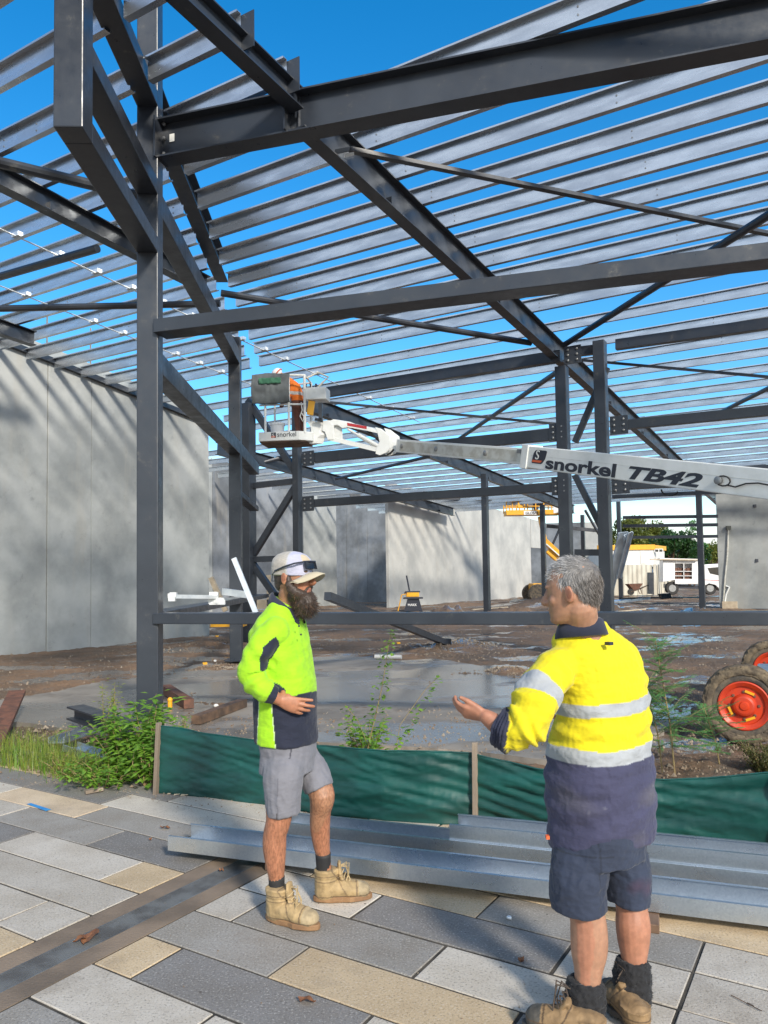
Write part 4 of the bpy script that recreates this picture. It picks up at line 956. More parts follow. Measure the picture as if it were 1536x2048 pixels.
# sunglasses resting on the cap
sg = thing('sunglasses', 'black sunglasses resting on top of the bearded mans cap', 'sunglasses', H1(.11, 0, .06))
mb = MB()
def SG(x, y, z): return H1(x, y, z)
for k in (-1, 1):
    mb.box(SG(.108-.0, k*.033, .055), hf*.004-hl*k*.006, hl*.029+hf*-k*.006, hu*.021-hf*.006)
    pass
mb.build('lens', M['lens'], sg, bevel=.004)
mb = MB(); mb.tube([SG(.092, -.064, .072), SG(.11, -.03, .074), SG(.113, 0, .073), SG(.11, .03, .074), SG(.092, .064, .072)], .0045, 6)
for k in (-1, 1): mb.tube([SG(.092, k*.066, .07), SG(.06, k*.1, .062), SG(0, k*.101, .044), SG(-.06, k*.085, .022)], .0048, 6)
mb.build('frame', M['black'], sg)
mb = MB(); mb.tube([SG(-.05, -.085, .026), SG(-.08, -.07, .008), SG(-.1, -.04, -.03), SG(-.1, .04, -.03), SG(-.07, .075, .01)], .0022, 5); mb.build('strap', M['teal'] if 'teal' in M else M['black'], sg)
# ================================================================ the grey haired man (right, seen from behind)
F2 = Vc((-.5, .866, 0)).normalized(); L2 = Vc((-.866, -.5, 0)).normalized()
man2 = thing('person', 'grey haired man seen from behind in yellow and navy shirt, one hand held out', 'person', Vc((.8, 3.03, 0)))
def m2(px, py, d=2.93): return D(px, py, d*1.03)
SK2 = (.5, .265, .165)
hc2 = m2(1145, 1181, 2.9); hF2 = Vc((-.88, .45, -.1)).normalized()
mb = MB(); H2, h2f, h2l, h2u = head(mb, hc2, hF2, (0, 0, 1), 1.0, nose=.97)
chain(mb, [m2(1168, 1275, 2.95), m2(1162, 1245, 2.93), H2(-.02, 0, -.07)], [.075, .068, .064], F2)
tor2 = [(1700, 1203, .11, .14), (1600, 1200, .14, .17), (1480, 1200, .12, .16), (1380, 1200, .11, .16), (1320, 1190, .1, .17), (1290, 1180, .08, .13), (1268, 1172, .06, .07)]
rings(mb, [(m2(cx_, py, 2.98), a, b_) for py, cx_, a, b_ in tor2], F2, L2, 24)
arm2 = [m2(1120, 1330, 2.9), m2(1084, 1375, 2.83), m2(1058, 1440, 2.76), m2(1030, 1462, 2.76), m2(1000, 1452, 2.79)]
wr2 = m2(972, 1433, 2.81)
armr2 = [m2(1248, 1335, 3.08), m2(1256, 1385, 3.15), m2(1250, 1450, 3.22), m2(1220, 1450, 3.3), m2(1170, 1445, 3.34)]
chain(mb, arm2+[wr2], [.055, .052, .048, .046, .04, (.034, .027)], F2)
chain(mb, armr2, [.055, .052, .048, .04, .03], F2)
hand(mb, armr2[-1], Vc((-1, .2, 0)), Vc((0, .3, 1)), Vc((.2, 1, 0)), .95)
fd = (m2(930, 1424, 2.84)-wr2).normalized(); sdv = Vc((.1, -.72, .66)); sdv = (sdv-fd*sdv.dot(fd)).normalized(); nv = sdv.cross(fd); nv = nv if nv.z > 0 else -nv
hand(mb, wr2, fd, nv, sdv, .9, (.36, .38, .4, .42), .05, thumb=(fd*.85+nv*.22+sdv*.4), tc_=-.1)
chain(mb, [m2(1165, 1725, 2.93), m2(1160, 1790, 2.88), m2(1174, 1830, 2.87), m2(1178, 1865, 2.87), m2(1178, 1905, 2.87), m2(1176, 1950, 2.86), m2(1172, 2010, 2.85)], [.06, .07, .066, .069, .067, .05, .043], F2)
chain(mb, [m2(1245, 1725, 3.0), m2(1256, 1780, 2.98), m2(1263, 1815, 2.97), m2(1266, 1850, 2.96), m2(1267, 1885, 2.96), m2(1268, 1930, 2.95), m2(1266, 1990, 2.94)], [.06, .06, .06, .066, .06, .045, .041], F2)
body2 = blob('body', mb, .0045, M['skin'], man2, lambda p, n_: earshade(p, skincol(SK2)(p, n_), hc2, h2f, h2l, h2u), 3)
mb = MB(); mb.ball(H2(.076, .031, .004), .012); mb.build('eye', M['shedw'], body2, smooth=True)
# hair
Ex2 = Matrix((h2f, h2l, h2u)).transposed()
hh = MB(); hh.ball(H2(-.014, 0, .032), .104, .083, .099, Ex2); hh.ball(H2(-.045, 0, -.008), .063, .068, .066, Ex2)
def hcol(x, y, z, g_):
    t = max(0, min(1, .5+x*5+z*1.5)); a = (.2, .175, .155); b_ = (.62, .61, .6)
    return tuple((a[i]+(b_[i]-a[i])*t)*g_ for i in range(3))
def hc_(p, n_): q = p-hc2; return hcol(q.dot(h2f), 0, q.dot(h2u), .5+.25*noise.noise(p*50))
hb2 = blob('hair', hh, .005, M['hairmat'], man2, hc_, 2, lambda p, n_: .003*noise.noise(Vc((p.x*60, p.y*60, p.z*25))))
hb2['label'] = 'short tousled grey hair'
pts = []; off = Vc(man2.location); rs = random.Random(18)
vv = hb2.data.vertices
for i in range(14000):
    v = vv[rs.randrange(len(vv))]; p = v.co+off; q = p-hc2; x, y, z = q.dot(h2f), q.dot(h2l), q.dot(h2u)
    if x > .045 and z < .05: continue
    if z < -.08+.02*(x > -.05) or (x > -.03 and z < .012 and abs(y) > .045): continue
    top = max(0, min(1, (z-.03)*14)); d = (h2f*(.9*top-.25)+h2u*(-.9*(1-top)+.25*top)+v.normal*.16+Vc((rs.uniform(-.25, .25), rs.uniform(-.25, .25), rs.uniform(-.2, .2))))
    if x > .05: d = h2f*.6+h2u*-.1+v.normal*.6+Vc((rs.uniform(-.4, .4), rs.uniform(-.4, .4), rs.uniform(-.4, .4)))
    g_ = rs.uniform(.55, 1.25); pts.append((p-v.normal*.001, d, -v.normal*.25, rs.uniform(.013, .03), hcol(x, y, z, g_)))
strands('hair_strands', pts, M['hairmat'], hb2, rs, .0009)
# shirt
YEL = (.74, .62, .004); NAVY2 = (.046, .047, .098); TAPE = (.38, .4, .42)
tr = [(1684, 1203, .168, .212), (1650, 1204, .176, .22), (1610, 1203, .18, .222), (1560, 1199, .182, .22), (1500, 1198, .172, .212), (1450, 1204, .155, .2), (1400, 1206, .142, .195), (1350, 1200, .135, .198), (1320, 1192, .125, .2), (1300, 1186, .112, .195), (1282, 1180, .1, .17), (1268, 1173, .09, .138), (1256, 1168, .086, .108), (1243, 1165, .082, .092)]
mb = MB(); rings(mb, [(m2(cx_, py, 2.99), a, b_, ((-.02, -.0) if py > 1600 else (0, 0))) for py, cx_, a, b_ in tr], F2, L2)
chain(mb, arm2, [(.078, .078), (.083, .081), (.08, .078), (.074, .07), (.06, .062)], F2, caps=(True, False))
chain(mb, armr2, [(.078, .078), (.08, .078), (.075, .072), (.06, .06), (.05, .05)], F2, caps=(True, False))
tc2 = m2(1200, 1450, 2.99)
def c2(p, n_):
    dA, tA = darm(p, arm2); q = p-tc2; l_ = q.dot(L2); u_ = q.dot(F2)
    if dA < .115 and tA > .2 and (l_ > .15+.0*tA or (p.z < tc2.z+.02 and l_ > .12 and tA > 2.2)) and not (p.z < m2(0, 1478).z and l_ < .2):
        if .98 < tA < 1.4+0*u_: return TAPE
        if tA > 3.05: return (.022, .026, .055)
        return YEL
    dB, tB_ = darm(p, armr2)
    if dB < .1 and l_ < -.15 and tB_ > .6:
        if .95 < tB_ < 1.5: return TAPE
        if tB_ > 3: return NAVY2
        return YEL
    zt = 1.168-.085*l_+.01*noise.noise(p*5); zb = .992-.06*l_+.16*l_*l_*2-.0+.008*noise.noise(p*5)
    if abs(p.z-zt) < .0245: return TAPE
    if abs(p.z-zb) < .0265: return TAPE
    if p.z < zb: 
        k = .5+.5*noise.noise(p*4.5); d_ = max(0, noise.noise(Vc((p.x*5+3, p.y*5, p.z*9))-Vc((0, 0, 2)))-.12)*1.2
        if p.z > .9: d_ *= .3
        sp_ = max(0, noise.noise(p*40)-.45)*.8*(d_ > .02)
        return tuple(a*(.85+.3*k)*(1-d_*.6)+(.22, .2, .18)[i]*d_*.45+sp_*.3 for i, a in enumerate(NAVY2))
    if abs(p.z-m2(0, 1287).z-.02) < .0025 and abs(l_) < .15 and n_.dot(F2) < -.2: return (.6, .48, .01)
    return YEL
def d2(p, n_):
    dA, tA = darm(p, arm2); a = wr(p, .0065, (7, 7, 12), 21)
    if dA < .11 and tA > .3: a += .007*sin(tA*8+5*noise.noise(p*8))*(1.2 if 1.5 < tA < 3.2 else .5)+(.008 if tA > 3.08 else 0)+(.004*sin(tA*30) if tA > 3.2 else 0)
    q = p-tc2
    if abs(q.dot(L2)) > .12: a += .004*sin(q.z*55+6*noise.noise(p*5))
    a += .004*sin(q.z*85+5*noise.noise(Vc((p.x*4, p.y*4, p.z*2))))*max(0, 1-abs(p.z-1.05)*4)
    return a
shirt2 = blob('shirt', mb, .0055, M['fabric'], man2, c2, 3, d2)
mb = MB(); P = m2(1218, 1287, 2.99-.135); mb.box(P-F2*.0, L2*.011, F2*.012, Vc((0, 0, .006))); mb.build('tag', M['black'], shirt2)
mb = MB(); vs = []; fs = []; K = 40
for k in range(K+1):
    a = radians(-165+330*k/K)+pi; ca, sa = cos(a), sin(a); c0 = m2(1161, 1261, 2.955); back = max(0, -ca); front = max(0, ca); h = .012*back-.03*front
    for r, z in ((.078, h-.006), (.072, h+.035), (.077, h+.043), (.09, h+.036), (.11, h-.022), (.1, h-.026)): vs.append(c0+F2*ca*r*.95+L2*sa*r+Vc((0, 0, z)))
for k in range(K):
    for j in range(6): a = k*6+j; b_ = k*6+(j+1) % 6; fs.append((a, b_, b_+6, a+6))
mb.add(vs, fs); mb.build('collar', M['navy1'], shirt2, smooth=True)
# shorts
mb = MB(); rings(mb, [(m2(1200, 1715, 2.95), .145, .178), (m2(1202, 1660, 2.96), .15, .185), (m2(1202, 1610, 2.98), .15, .19)], F2, L2)
chain(mb, [m2(1162, 1706, 2.92), m2(1157, 1748, 2.89), m2(1157, 1785, 2.88), m2(1158, 1815, 2.88)], [(.112, .104), (.11, .104), (.106, .104), (.103, .104)], F2, caps=(True, False))
chain(mb, [m2(1247, 1722, 3.0), m2(1252, 1745, 2.99), m2(1256, 1775, 2.98), m2(1256, 1802, 2.98)], [(.105, .098), (.1, .09), (.092, .082), (.089, .08)], F2, caps=(True, False))
SN = (.024, .034, .064)
def cs2(p, n_):
    k = .5+.5*noise.noise(p*5); c = tuple(a*(.85+.3*k) for a in SN)
    a_, _ = pj2(p)
    return c
def pj2(p): q = p-m2(1157, 1740, 2.89); return q.dot(L2), q.z
pz = m2(0, 1695, 2.9).z
def cs2(p, n_):
    k = .5+.5*noise.noise(p*5); c = tuple(a*(.85+.35*k) for a in SN); l_, z = pj2(p)
    q = p-m2(1275, 1770, 2.93); r = q.length
    if r < .06: t = 1-r/.06; c = (c[0]+.09*t*max(0, .6+noise.noise(p*20)), c[1], c[2])
    if abs(l_-.0) < .0018 and n_.dot(F2) < 0: c = tuple(a*.6 for a in c)
    if l_ > -.05 and abs(z-(pz-m2(0, 1740, 2.89).z)) < .002: c = tuple(a*.5 for a in c)
    return c
sh2 = blob('shorts', mb, .0055, M['fabric'], man2, cs2, 3, lambda p, n_: wr(p, .007, (12, 12, 14), 31))
mb = MB(); chain(mb, [m2(1112, 1680, 2.8), m2(1112, 1700, 2.79), m2(1112, 1712, 2.79)], [(.02, .045), (.02, .045), (.018, .045)], F2); P = m2(1097, 1676, 2.80)
mb = MB(); mb.box(m2(1095, 1674, 2.83), (.006, 0, 0), (0, .01, 0), (0, 0, .006)); mb.build('tab', M['orlogo'], sh2)
# socks and boots
for i, (a, e, r0, r1, hl_, dd, dz) in enumerate(((m2(1172, 1960, 2.86), m2(1166, 2062, 2.85), .066, .076, G(1216, 2090), (-.93, .37), 0), (m2(1265, 1918, 2.95), m2(1264, 2025, 2.94), .06, .072, G(1290, 2078), (-.2, .98), 0))):
    mb = MB(); chain(mb, [a, a*.65+e*.35, e], [r0, r1, r1*.9], F2, 24, 5, (False, False))
    so_ = blob('sock', mb, .005, M['fabric'], man2, lambda p, n_: (.012, .012, .014), 2, lambda p, n_: .006*noise.noise(p*48)+.004*noise.noise(p*110)+.0015*sin(p.z*190))
    pts = []; offm = Vc(man2.location)
    for v in so_.data.vertices:
        if rs.random() < .3: pts.append((v.co+offm, v.normal+Vc((rs.uniform(-.8, .8), rs.uniform(-.8, .8), rs.uniform(-.8, .8))), (0, 0, 0), .006, (.02, .02, .022)))
    strands('wool_fuzz', pts, M['hairmat'], so_, rs, .0007, 1)
    boot(man2, hl_, dd, .31, top=.085, cl=(.3, .19, .09), sole=(.05, .05, .05), dark=(.1, .06, .03), toecap=(.09, .08, .065), seed=i+3)
# ================================================================ shade cloth fence
M['shade'] = None
def shade_mat():
    m, N, L, B = nmat('green_shade_cloth')
    n = noise_n(N, L, 2.5, 5, scale3=(1, 1, 4)); c = mix(N, L, rng(N, L, n, .35, .65), (.004, .072, .06), (.002, .038, .033))
    t = N.new('ShaderNodeTexCoord')
    def wave(dr, sc):
        w_ = N.new('ShaderNodeTexWave'); w_.bands_direction = dr; w_.inputs['Scale'].default_value = sc; w_.inputs['Distortion'].default_value = .6; L.new(t.outputs['Object'], w_.inputs['Vector']); return w_.outputs['Fac']
    wv = wave('Z', 60); wx = wave('X', 42)
    c = mix(N, L, rng(N, L, wx, .6, 1, 0, .35), c, (.003, .05, .042)); c = mix(N, L, rng(N, L, wv, .7, 1, 0, .3), c, (.02, .2, .17))
    L.new(c, B.inputs['Base Color']); B.inputs['Roughness'].default_value = .44; B.inputs['Specular IOR Level'].default_value = .55
    bump(N, L, B, wv, .3, .002); return m
M['shade'] = shade_mat()
FD = Vc((.924, -.382, 0)).normalized(); FN = Vc((-FD.y, FD.x, 0))
fence = thing('shade_cloth_fence', 'low fence of sagging dark green shade cloth on timber stakes beside the paving', 'fence', G(318, 1582))
tops = [(318, 1450), (360, 1455), (420, 1467), (530, 1481), (640, 1490), (768, 1500), (860, 1501), (948, 1504), (1000, 1518), (1080, 1536), (1200, 1553), (1330, 1557), (1420, 1555), (1536, 1543), (1900, 1530), (2200, 1580)]
bots = [(318, 1584), (420, 1594), (530, 1608), (640, 1624), (768, 1640), (860, 1646), (948, 1648), (1080, 1666), (1200, 1680), (1330, 1692), (1536, 1718), (2200, 1825)]
def lerp(tab, x):
    for (a, ya), (b_, yb) in zip(tab, tab[1:]):
        if x <= b_: return ya+(yb-ya)*(x-a)/(b_-a)
    return tab[-1][1]
fo = G(318, 1582); mb = MB(); nx, nz = 800, 34; vs = []; fs = []
for i in range(nx+1):
    px = 318+(2200-318)*i/nx; bp = G(px, lerp(bots, px)); bp.z = -.005; zt = (EYE+(ray(px, lerp(tops, px)).z)*(bp.y/ray(px, lerp(tops, px)).y))
    for j in range(nz+1):
        f_ = j/nz; P = Vc((bp.x, bp.y, bp.z+(zt-bp.z)*f_)); sx = (P-fo).dot(FD)
        sag = .05*sin(pi*f_)*(.5+.5*noise.noise(Vc((sx*1.1, 0, 0)))); fold = .03*noise.noise(Vc((sx*1.6, 2, f_*4.5-sx*.7)))+.02*(abs(noise.noise(Vc((sx*2.2, 5, f_*7+sx*2.6))))**.7)+.009*(abs(noise.noise(Vc((sx*5, 1, f_*16-sx*5))))**.8)+.004*noise.noise(Vc((sx*14, 1, f_*30-sx*9)))
        e = min(1, min(abs(px-318), abs(px-955))/50+.25); rd = abs(px-1536)
        tens = .008*sin((f_*1.2+(sx-(3.05))*.5)*30)*exp(-abs(sx-2.9)*1.2)
        P += FN*(-.03-sag*.8*0+(fold-sag*.4)*e+tens); vs.append(P)
for i in range(nx):
    for j in range(nz): a = i*(nz+1)+j; fs.append((a, a+nz+1, a+nz+2, a+1))
mb.add(vs, fs); o = mb.build('shade_cloth', M['shade'], fence, smooth=True); sm = o.modifiers.new('t', 'SOLIDIFY'); sm.thickness = .0025
mb = MB()
for i in range(0, nx, 2):
    pass
mb.tube([vs[i*(nz+1)+nz] for i in range(0, nx+1, 4)], .006, 6); mb.build('hem', M['shade'], fence)
for px, pb, pt in ((320, 1584, 1443), (955, 1649, 1482), (1560, 1722, 1520), (2198, 1825, 1560)):
    bp = G(px, pb); t_ = D(px+(5 if px < 400 else -2), pt, bp.y); mb = MB(); mb.bar(bp-Vc((0, 0, .05))-FN*.055, t_-FN*.045, .042, .03, FD); mb.build('timber_stake', M['timber'], fence, bevel=.003)
# ================================================================ pile of galvanised channels on the paving
Ca, Cb = G(345, 1702, .06), G(1536, 1853, .045); CD = (Cb-Ca).normalized(); CN = Vc((-CD.y, CD.x, 0))
if CN.y < 0: CN = -CN
def up_channel(mb, P0, P1, w_, h, t=.004, lip=.018):
    a = w_/2; mb.ext([(-a, 0), (a, 0), (a, h), (a-lip, h), (a-lip, h-t), (a-t, h-t), (a-t, t), (-a+t, t), (-a+t, h-t), (-a+lip, h-t), (-a+lip, h), (-a, h)], P0, P1)
tops_ = lambda px, py, z: G(px, py, z)
def cs_(px): P = G(px, 1702+(px-345)*155/1191); return (P-Ca).dot(CD)
defs = [(.125, .0, 345, .25, 'front galvanised channel on the paving, nearest the two men'), (.55, .0, 500, .22, 'galvanised channel behind the front one, starting behind the bearded mans legs'),
        (.57, .085, 868, .22, 'upper galvanised channel stacked on the rear one, its end left of the fence stake')]
for off_, z, px, h, lb in defs:
    s0 = cs_(px)+(.07 if px == 345 else .0); mb = MB(); P0 = Ca+CD*s0+CN*off_+Vc((0, 0, z)); P1 = Ca+CD*7.2+CN*off_+Vc((0, 0, z)); up_channel(mb, P0, P1, h, .085)
    solo(mb, 'steel_channel', M['channel'], lb, 'steel channel', 'galvanised channels lying on the paving')
for s_, lb, L_ in ((cs_(1308)-.02, 'wet timber block propping the front channel beside the right mans calf', -.13), (cs_(560), 'timber bearer under the channels behind the bearded man', .03), (cs_(1308)+2.0, 'timber bearer under the far right end of the channels', -.1)):
    mb = MB(); P = Ca+CD*s_; mb.box(Vc((P.x, P.y, P.z/2-.002))+CN*(.4+L_/2), CD*.045, CN*(.4-L_/2), (0, 0, P.z/2-.003)); solo(mb, 'timber_bearer', M['timberd'], lb, 'timber', bevel=.004)
# ================================================================ leaves and litter on the paving
def leafthing(px, py, lb, s, r):
    rs_ = random.Random(r); P = G(px, py, .004); mb = MB(); a = rs_.uniform(0, 6.28); vs = []; n = 9
    for k in range(n):
        t = k/(n-1); w_ = s*.28*sin(pi*t)**.8+s*.02; c = P+Vc((cos(a), sin(a), 0))*s*(t-.5)+Vc((0, 0, .012*sin(t*5+r)**2+.002)); sd_ = Vc((-sin(a), cos(a), .35*sin(r+t*3)))
        vs += [c-sd_*w_+Vc((0, 0, .006)), c, c+sd_*w_+Vc((0, 0, .004))]
    mb.add(vs, [(3*k+j, 3*k+j+1, 3*k+j+4, 3*k+j+3) for k in range(n-1) for j in (0, 1)]); solo(mb, 'dead_leaf', M['leafbrown'], lb, 'leaf')
leafthing(180, 1877, 'brown curled leaf lying on the drain grate', .13, 3); leafthing(165, 1880, 'smaller brown leaf tucked against the larger one on the drain grate', .09, 5)
leafthing(1042, 1923, 'orange brown leaf on the grey paver left of the right mans calf', .045, 8); leafthing(614, 2004, 'thin curled brown leaf on the dark paver at the bottom of the photo', .075, 2)
leafthing(330, 1657, 'dry leaf on the dark paver left of the channel ends', .07, 12); leafthing(301, 1681, 'small orange leaf beside the end of the front channel', .03, 6); leafthing(443, 1743, 'small red leaf on the grate behind the bearded mans boot', .03, 9)
mb = MB(); P = G(1018, 1838, .001); mb.lathe(P, (.2, .1, 1), [(0, .012), (.006, .014), (.012, .012), (.016, .006)], 8); solo(mb, 'washer_nut', M['bright'], 'small zinc nut lying on the speckled paver', 'nut')
M['bluepaint'] = pm('blue_marking_paint', (.03, .22, .55), (.05, .3, .6), 9, .7)
mb = MB(); q = [G(53, 1608, .0035), G(62, 1606, .0035), G(103, 1619, .0035), G(92, 1622, .0035)]; mb.add(q, [(0, 1, 2, 3)]); mb.build('paint_mark', M['bluepaint'], kind='structure')
mb = MB(); mb.bar(G(170, 1584, .02), G(205, 1577, .025), .05, .025); solo(mb, 'timber_scrap', M['timber'], 'grey splinter of timber on the pavers at the edge of the weeds', 'timber')
mb = MB(); mb.tube([G(505, 1602, .01), G(540, 1606, .012), G(572, 1607, .01)], .009, 6); solo(mb, 'stick', M['timberd'], 'thin stick lying under the fence behind the bearded man', 'stick')
mb = MB(); mb.tube([G(1462, 1990, .004), G(1500, 2010, .006), G(1524, 2022, .004)], .002, 4); mb.tube([G(1494, 2005, .004), G(1508, 2012, .009)], .0015, 4); solo(mb, 'twig', M['timberd'], 'thin twig on the pale paver at the bottom right', 'twig')
mb = MB()
for k in range(5): P = G(345+k*13, 1588-2*abs(k-2), .012); mb.box(P, (.035, .004, .006), (0, .02, .004), (0, 0, .002))
solo(mb, 'paper_scrap', M['timberp'], 'torn pale strip lying at the foot of the green fence by the left stake', 'litter')
rs = random.Random(77); mb = MB()
for i in range(520):
    s = rs.random(); x = -4.5+s*9; P = Vc((x, FENY(x)-abs(rs.gauss(0, .12))-.02, .003)); stone(mb, P, rs.uniform(.003, .01), rs)
for i in range(330): P = Vc((rs.uniform(-4, 2.5), rs.uniform(2.4, 6), .002)); stone(mb, P, rs.uniform(.0015, .0045), rs)
mb.build('paving_grit', M['clod'], label='small grit and crumbs of soil scattered over the paving', category='grit', kind='stuff')
# ================================================================ lettering
def text(name, s, mat, parent, org, xd, yd, h, depth=.004, bold=.0, shear=0, sx=1., space=1.):
    cu_ = bpy.data.curves.new('txt', 'FONT'); cu_.body = s; cu_.size = 1; cu_.extrude = depth/h/2; cu_.offset = bold; cu_.shear = shear; cu_.space_character = space; cu_.resolution_u = 4
    o = bpy.data.objects.new('txt', cu_); C.objects.link(o); dg = bpy.context.evaluated_depsgraph_get(); dg.update()
    me = bpy.data.meshes.new_from_object(o.evaluated_get(dg)); bpy.data.objects.remove(o); me.name = name
    xd, yd = Vc(xd).normalized(), Vc(yd).normalized(); zd = xd.cross(yd); off = rootloc(parent) if parent else Vc((0, 0, 0))
    for v in me.vertices: v.co = Vc(org)-off+xd*v.co.x*h*sx+yd*v.co.y*h+zd*v.co.z*h
    me.materials.clear(); me.materials.append(mat); o = bpy.data.objects.new(name, me); C.objects.link(o); o.parent = parent; return o
# ================================================================ white boom lift
Y1, Y2, Y3 = 11.3, 8.0, 14.4
o1t, o1b = D(1046, 891, Y1), D(1043, 934, Y1); o2t, o2b = D(1536, 938, Y2), D(1536, 999, Y2)
bd = ((o2t+o2b)/2-(o1t+o1b)/2).normalized(); bup = Vc((0, 0, 1)); bup = (bup-bd*bup.dot(bd)).normalized(); bside = bd.cross(bup); 
if bside.y > 0: bside = -bside          # side facing the street
hB = ((o1t-o1b).length+(o2t-o2b).length)/2; cB = (o1t+o1b)/2
lift = thing('boom_lift', 'white telescopic boom lift with orange wheels and its basket raised under the roof', 'boom lift', G(1600, 1440))
bw = .26; o_far = cB-bside*bw/2
mb = MB(); mb.bar(o_far-bd*.0, o_far+bd*5.6, bw, hB, bup); outer = mb.build('outer_boom', M['white'], lift, bevel=.012)
mb = MB(); mb.bar(o_far-bd*.02, o_far+bd*.12, bw+.03, hB+.03, bup); mb.build('boom_collar', M['white'], outer, bevel=.006)
face = lambda s, z, o=.003: cB+bd*s+bup*z+bside*o
mb = MB(); mb.box(face(2.4, .03, .0005), bd*2.2, bside*.001, bup*.0015); mb.build('seam', M['whited'], outer)
def bs(px):   # distance along the boom of a photo column
    lo, hi = -6, 8
    for _ in range(40):
        m_ = (lo+hi)/2; P = cB+bd*m_; v = P-Vc((0, 0, EYE)); x = CX+F_PX*v.dot(cr)/v.dot(cf)
        if x < px: lo = m_
        else: hi = m_
    return lo
def bz(px, py):
    P = cB+bd*bs(px); v = P-Vc((0, 0, EYE)); y = CY-F_PX*v.dot(cu)/v.dot(cf); return (y-py)*(v.dot(cf))/F_PX/ (bup.dot(cu))
def fit(s_, px0, px1, pyb, h, **k):
    s0, s1 = bs(px0), bs(px1); o = text('lettering', s_, M['black'], outer, face(s0, bz(px0, pyb)), bd, bup, h, **k)
    xs = [v.co.dot(bd) for v in o.data.vertices]; w_ = max(xs)-min(xs); f_ = (s1-s0)/w_; base = min(xs); tgt = (face(s0, 0)-rootloc(lift)).dot(bd)
    for v in o.data.vertices: t_ = v.co.dot(bd); v.co += bd*(tgt+(t_-base)*f_-t_)
    return o
fit('snorkel', 1093, 1233, 936, .235, bold=.03)
fit('TB42', 1258, 1406, 956, .215, bold=.035, shear=.3)
# logo: rounded dark tile with an S shaped cut and an orange foot
mb = MB(); s0, s1 = bs(1066), bs(1091); zc = bz(1078, 914); w_ = (s1-s0)/2; sc_ = (s0+s1)/2; hh_ = .098
LP_ = lambda x, z, o=.003: face(sc_+x*w_+z*.02, zc+z*hh_, o)
def poly(mb, pts, o0, o1):
    n = len(pts); vs = [LP_(x, z, o0) for x, z in pts]+[LP_(x, z, o1) for x, z in pts]; mb.add(vs, [tuple(range(n)), tuple(range(2*n-1, n-1, -1))]+[(k, (k+1) % n, n+(k+1) % n, n+k) for k in range(n)])
poly(mb, [(-.6, 1), (.85, 1), (1, .85), (1, -.2), (.7, -.9), (.5, -1), (-.85, -1), (-1, -.85), (-1, .5), (-.85, .85)], .001, .004); mb.build('logo_tile', M['black'], outer)
mb = MB(); poly(mb, [(-.95, -.5), (.62, -.5), (.42, -.82), (-.95, -.82)], .0045, .006); mb.build('logo_foot', M['orlogo'], outer)
text('logo_letter', 'S', M['white'], outer, LP_(-.62, -.38, .0045), bd, bup, .19, bold=.0, shear=.1)
# hose loop and fitting on the boom
P = face(bs(1450), bz(1450, 962), .03); mb = MB(); mb.tube([P+bd*.09*cos(a)+bup*.055*sin(a) for a in [k*2*pi/12 for k in range(13)]], .009, 6); mb.tube([P+bd*.05-bup*.04, P+bd*.16-bup*.05, P+bd*.28-bup*.0, P+bd*.42+bup*.02, P+bd*.7], .009, 6); mb.build('hose', M['blackrub'], outer)
mb = MB(); mb.lathe(P-bd*.06, bside, [(-.02, .045), (.02, .045), (.025, .02)], 12); mb.build('hose_fitting', M['bright2'], outer)
P = face(bs(1335), bz(1335, 980), -.08); mb = MB(); mb.tube([P+bd*(.12*cos(a))-bup*abs(.06*sin(a)) for a in [k*pi/8 for k in range(9)]], .01, 6); mb.build('hose', M['blackrub'], outer)
# inner boom
i0 = D(789, 891, Y3); i1 = cB; mb = MB(); mb.bar(i0-bside*.12, i1+bd*.1-bside*.12, .17, .245, bup); inner = mb.build('inner_boom', M['white'], lift, bevel=.008)
mb = MB(); mb.bar(i0-bside*.0+(i1-i0)*.04-bside*.03, i1-bside*.03, .008, .17, bup); mb.build('wear_panel', M['whited'], inner)
mb = MB(); ii = (i1-i0).normalized()
for f_ in (.06, .37, .75): mb.lathe(i0+(i1-i0)*f_+bside*(-.03), bside, [(0, .045), (.02, .045), (.03, .02)], 10)
mb.box(i0+(i1-i0)*.97-bside*.03+bup*.07, ii*.05, bside*.012, bup*.03); mb.build('pin', M['bright2'], inner)
# jib head, links, cylinder
Yj = 14.5; J = lambda px, py, o=0: D(px, py, Yj)+bside*o
def plate(mb, pts, th, o=0):
    n = len(pts); vs = [J(x, y, o) for x, y in pts]+[J(x, y, o-th) for x, y in pts]; mb.add(vs, [tuple(range(n)), tuple(range(2*n-1, n-1, -1))]+[(k, (k+1) % n, n+(k+1) % n, n+k) for k in range(n)])
mb = MB()
for o_ in (.08, -.12): plate(mb, [(757, 855), (768, 858), (786, 872), (788, 896), (778, 906), (766, 911), (758, 908), (760, 896), (766, 884), (762, 866)], .03, o_)
mb.build('jib_knuckle', M['white'], lift, bevel=.006)
mb = MB(); plate(mb, [(664, 842), (672, 839), (694, 843), (704, 847), (742, 855), (764, 862), (764, 868), (738, 862), (700, 855), (690, 857), (680, 850), (668, 852)], .14, .06); jl = mb.build('jib_link', M['white'], lift, bevel=.006)
mb = MB(); plate(mb, [(700, 846), (739, 853), (739, 859), (701, 852)], .004, .066); mb.build('reflector', M['red'], jl)
mb = MB(); plate(mb, [(659, 876), (662, 873), (758, 895), (760, 903), (756, 904), (660, 881)], .1, .04); mb.build('jib_link', M['white'], lift, bevel=.006)
mb = MB(); mb.tube([J(716, 870), J(755, 892)], .045, 12); mb.tube([J(695, 858), J(718, 871)], .022, 10); mb.build('hydraulic_cylinder', M['white'], lift, smooth=False)
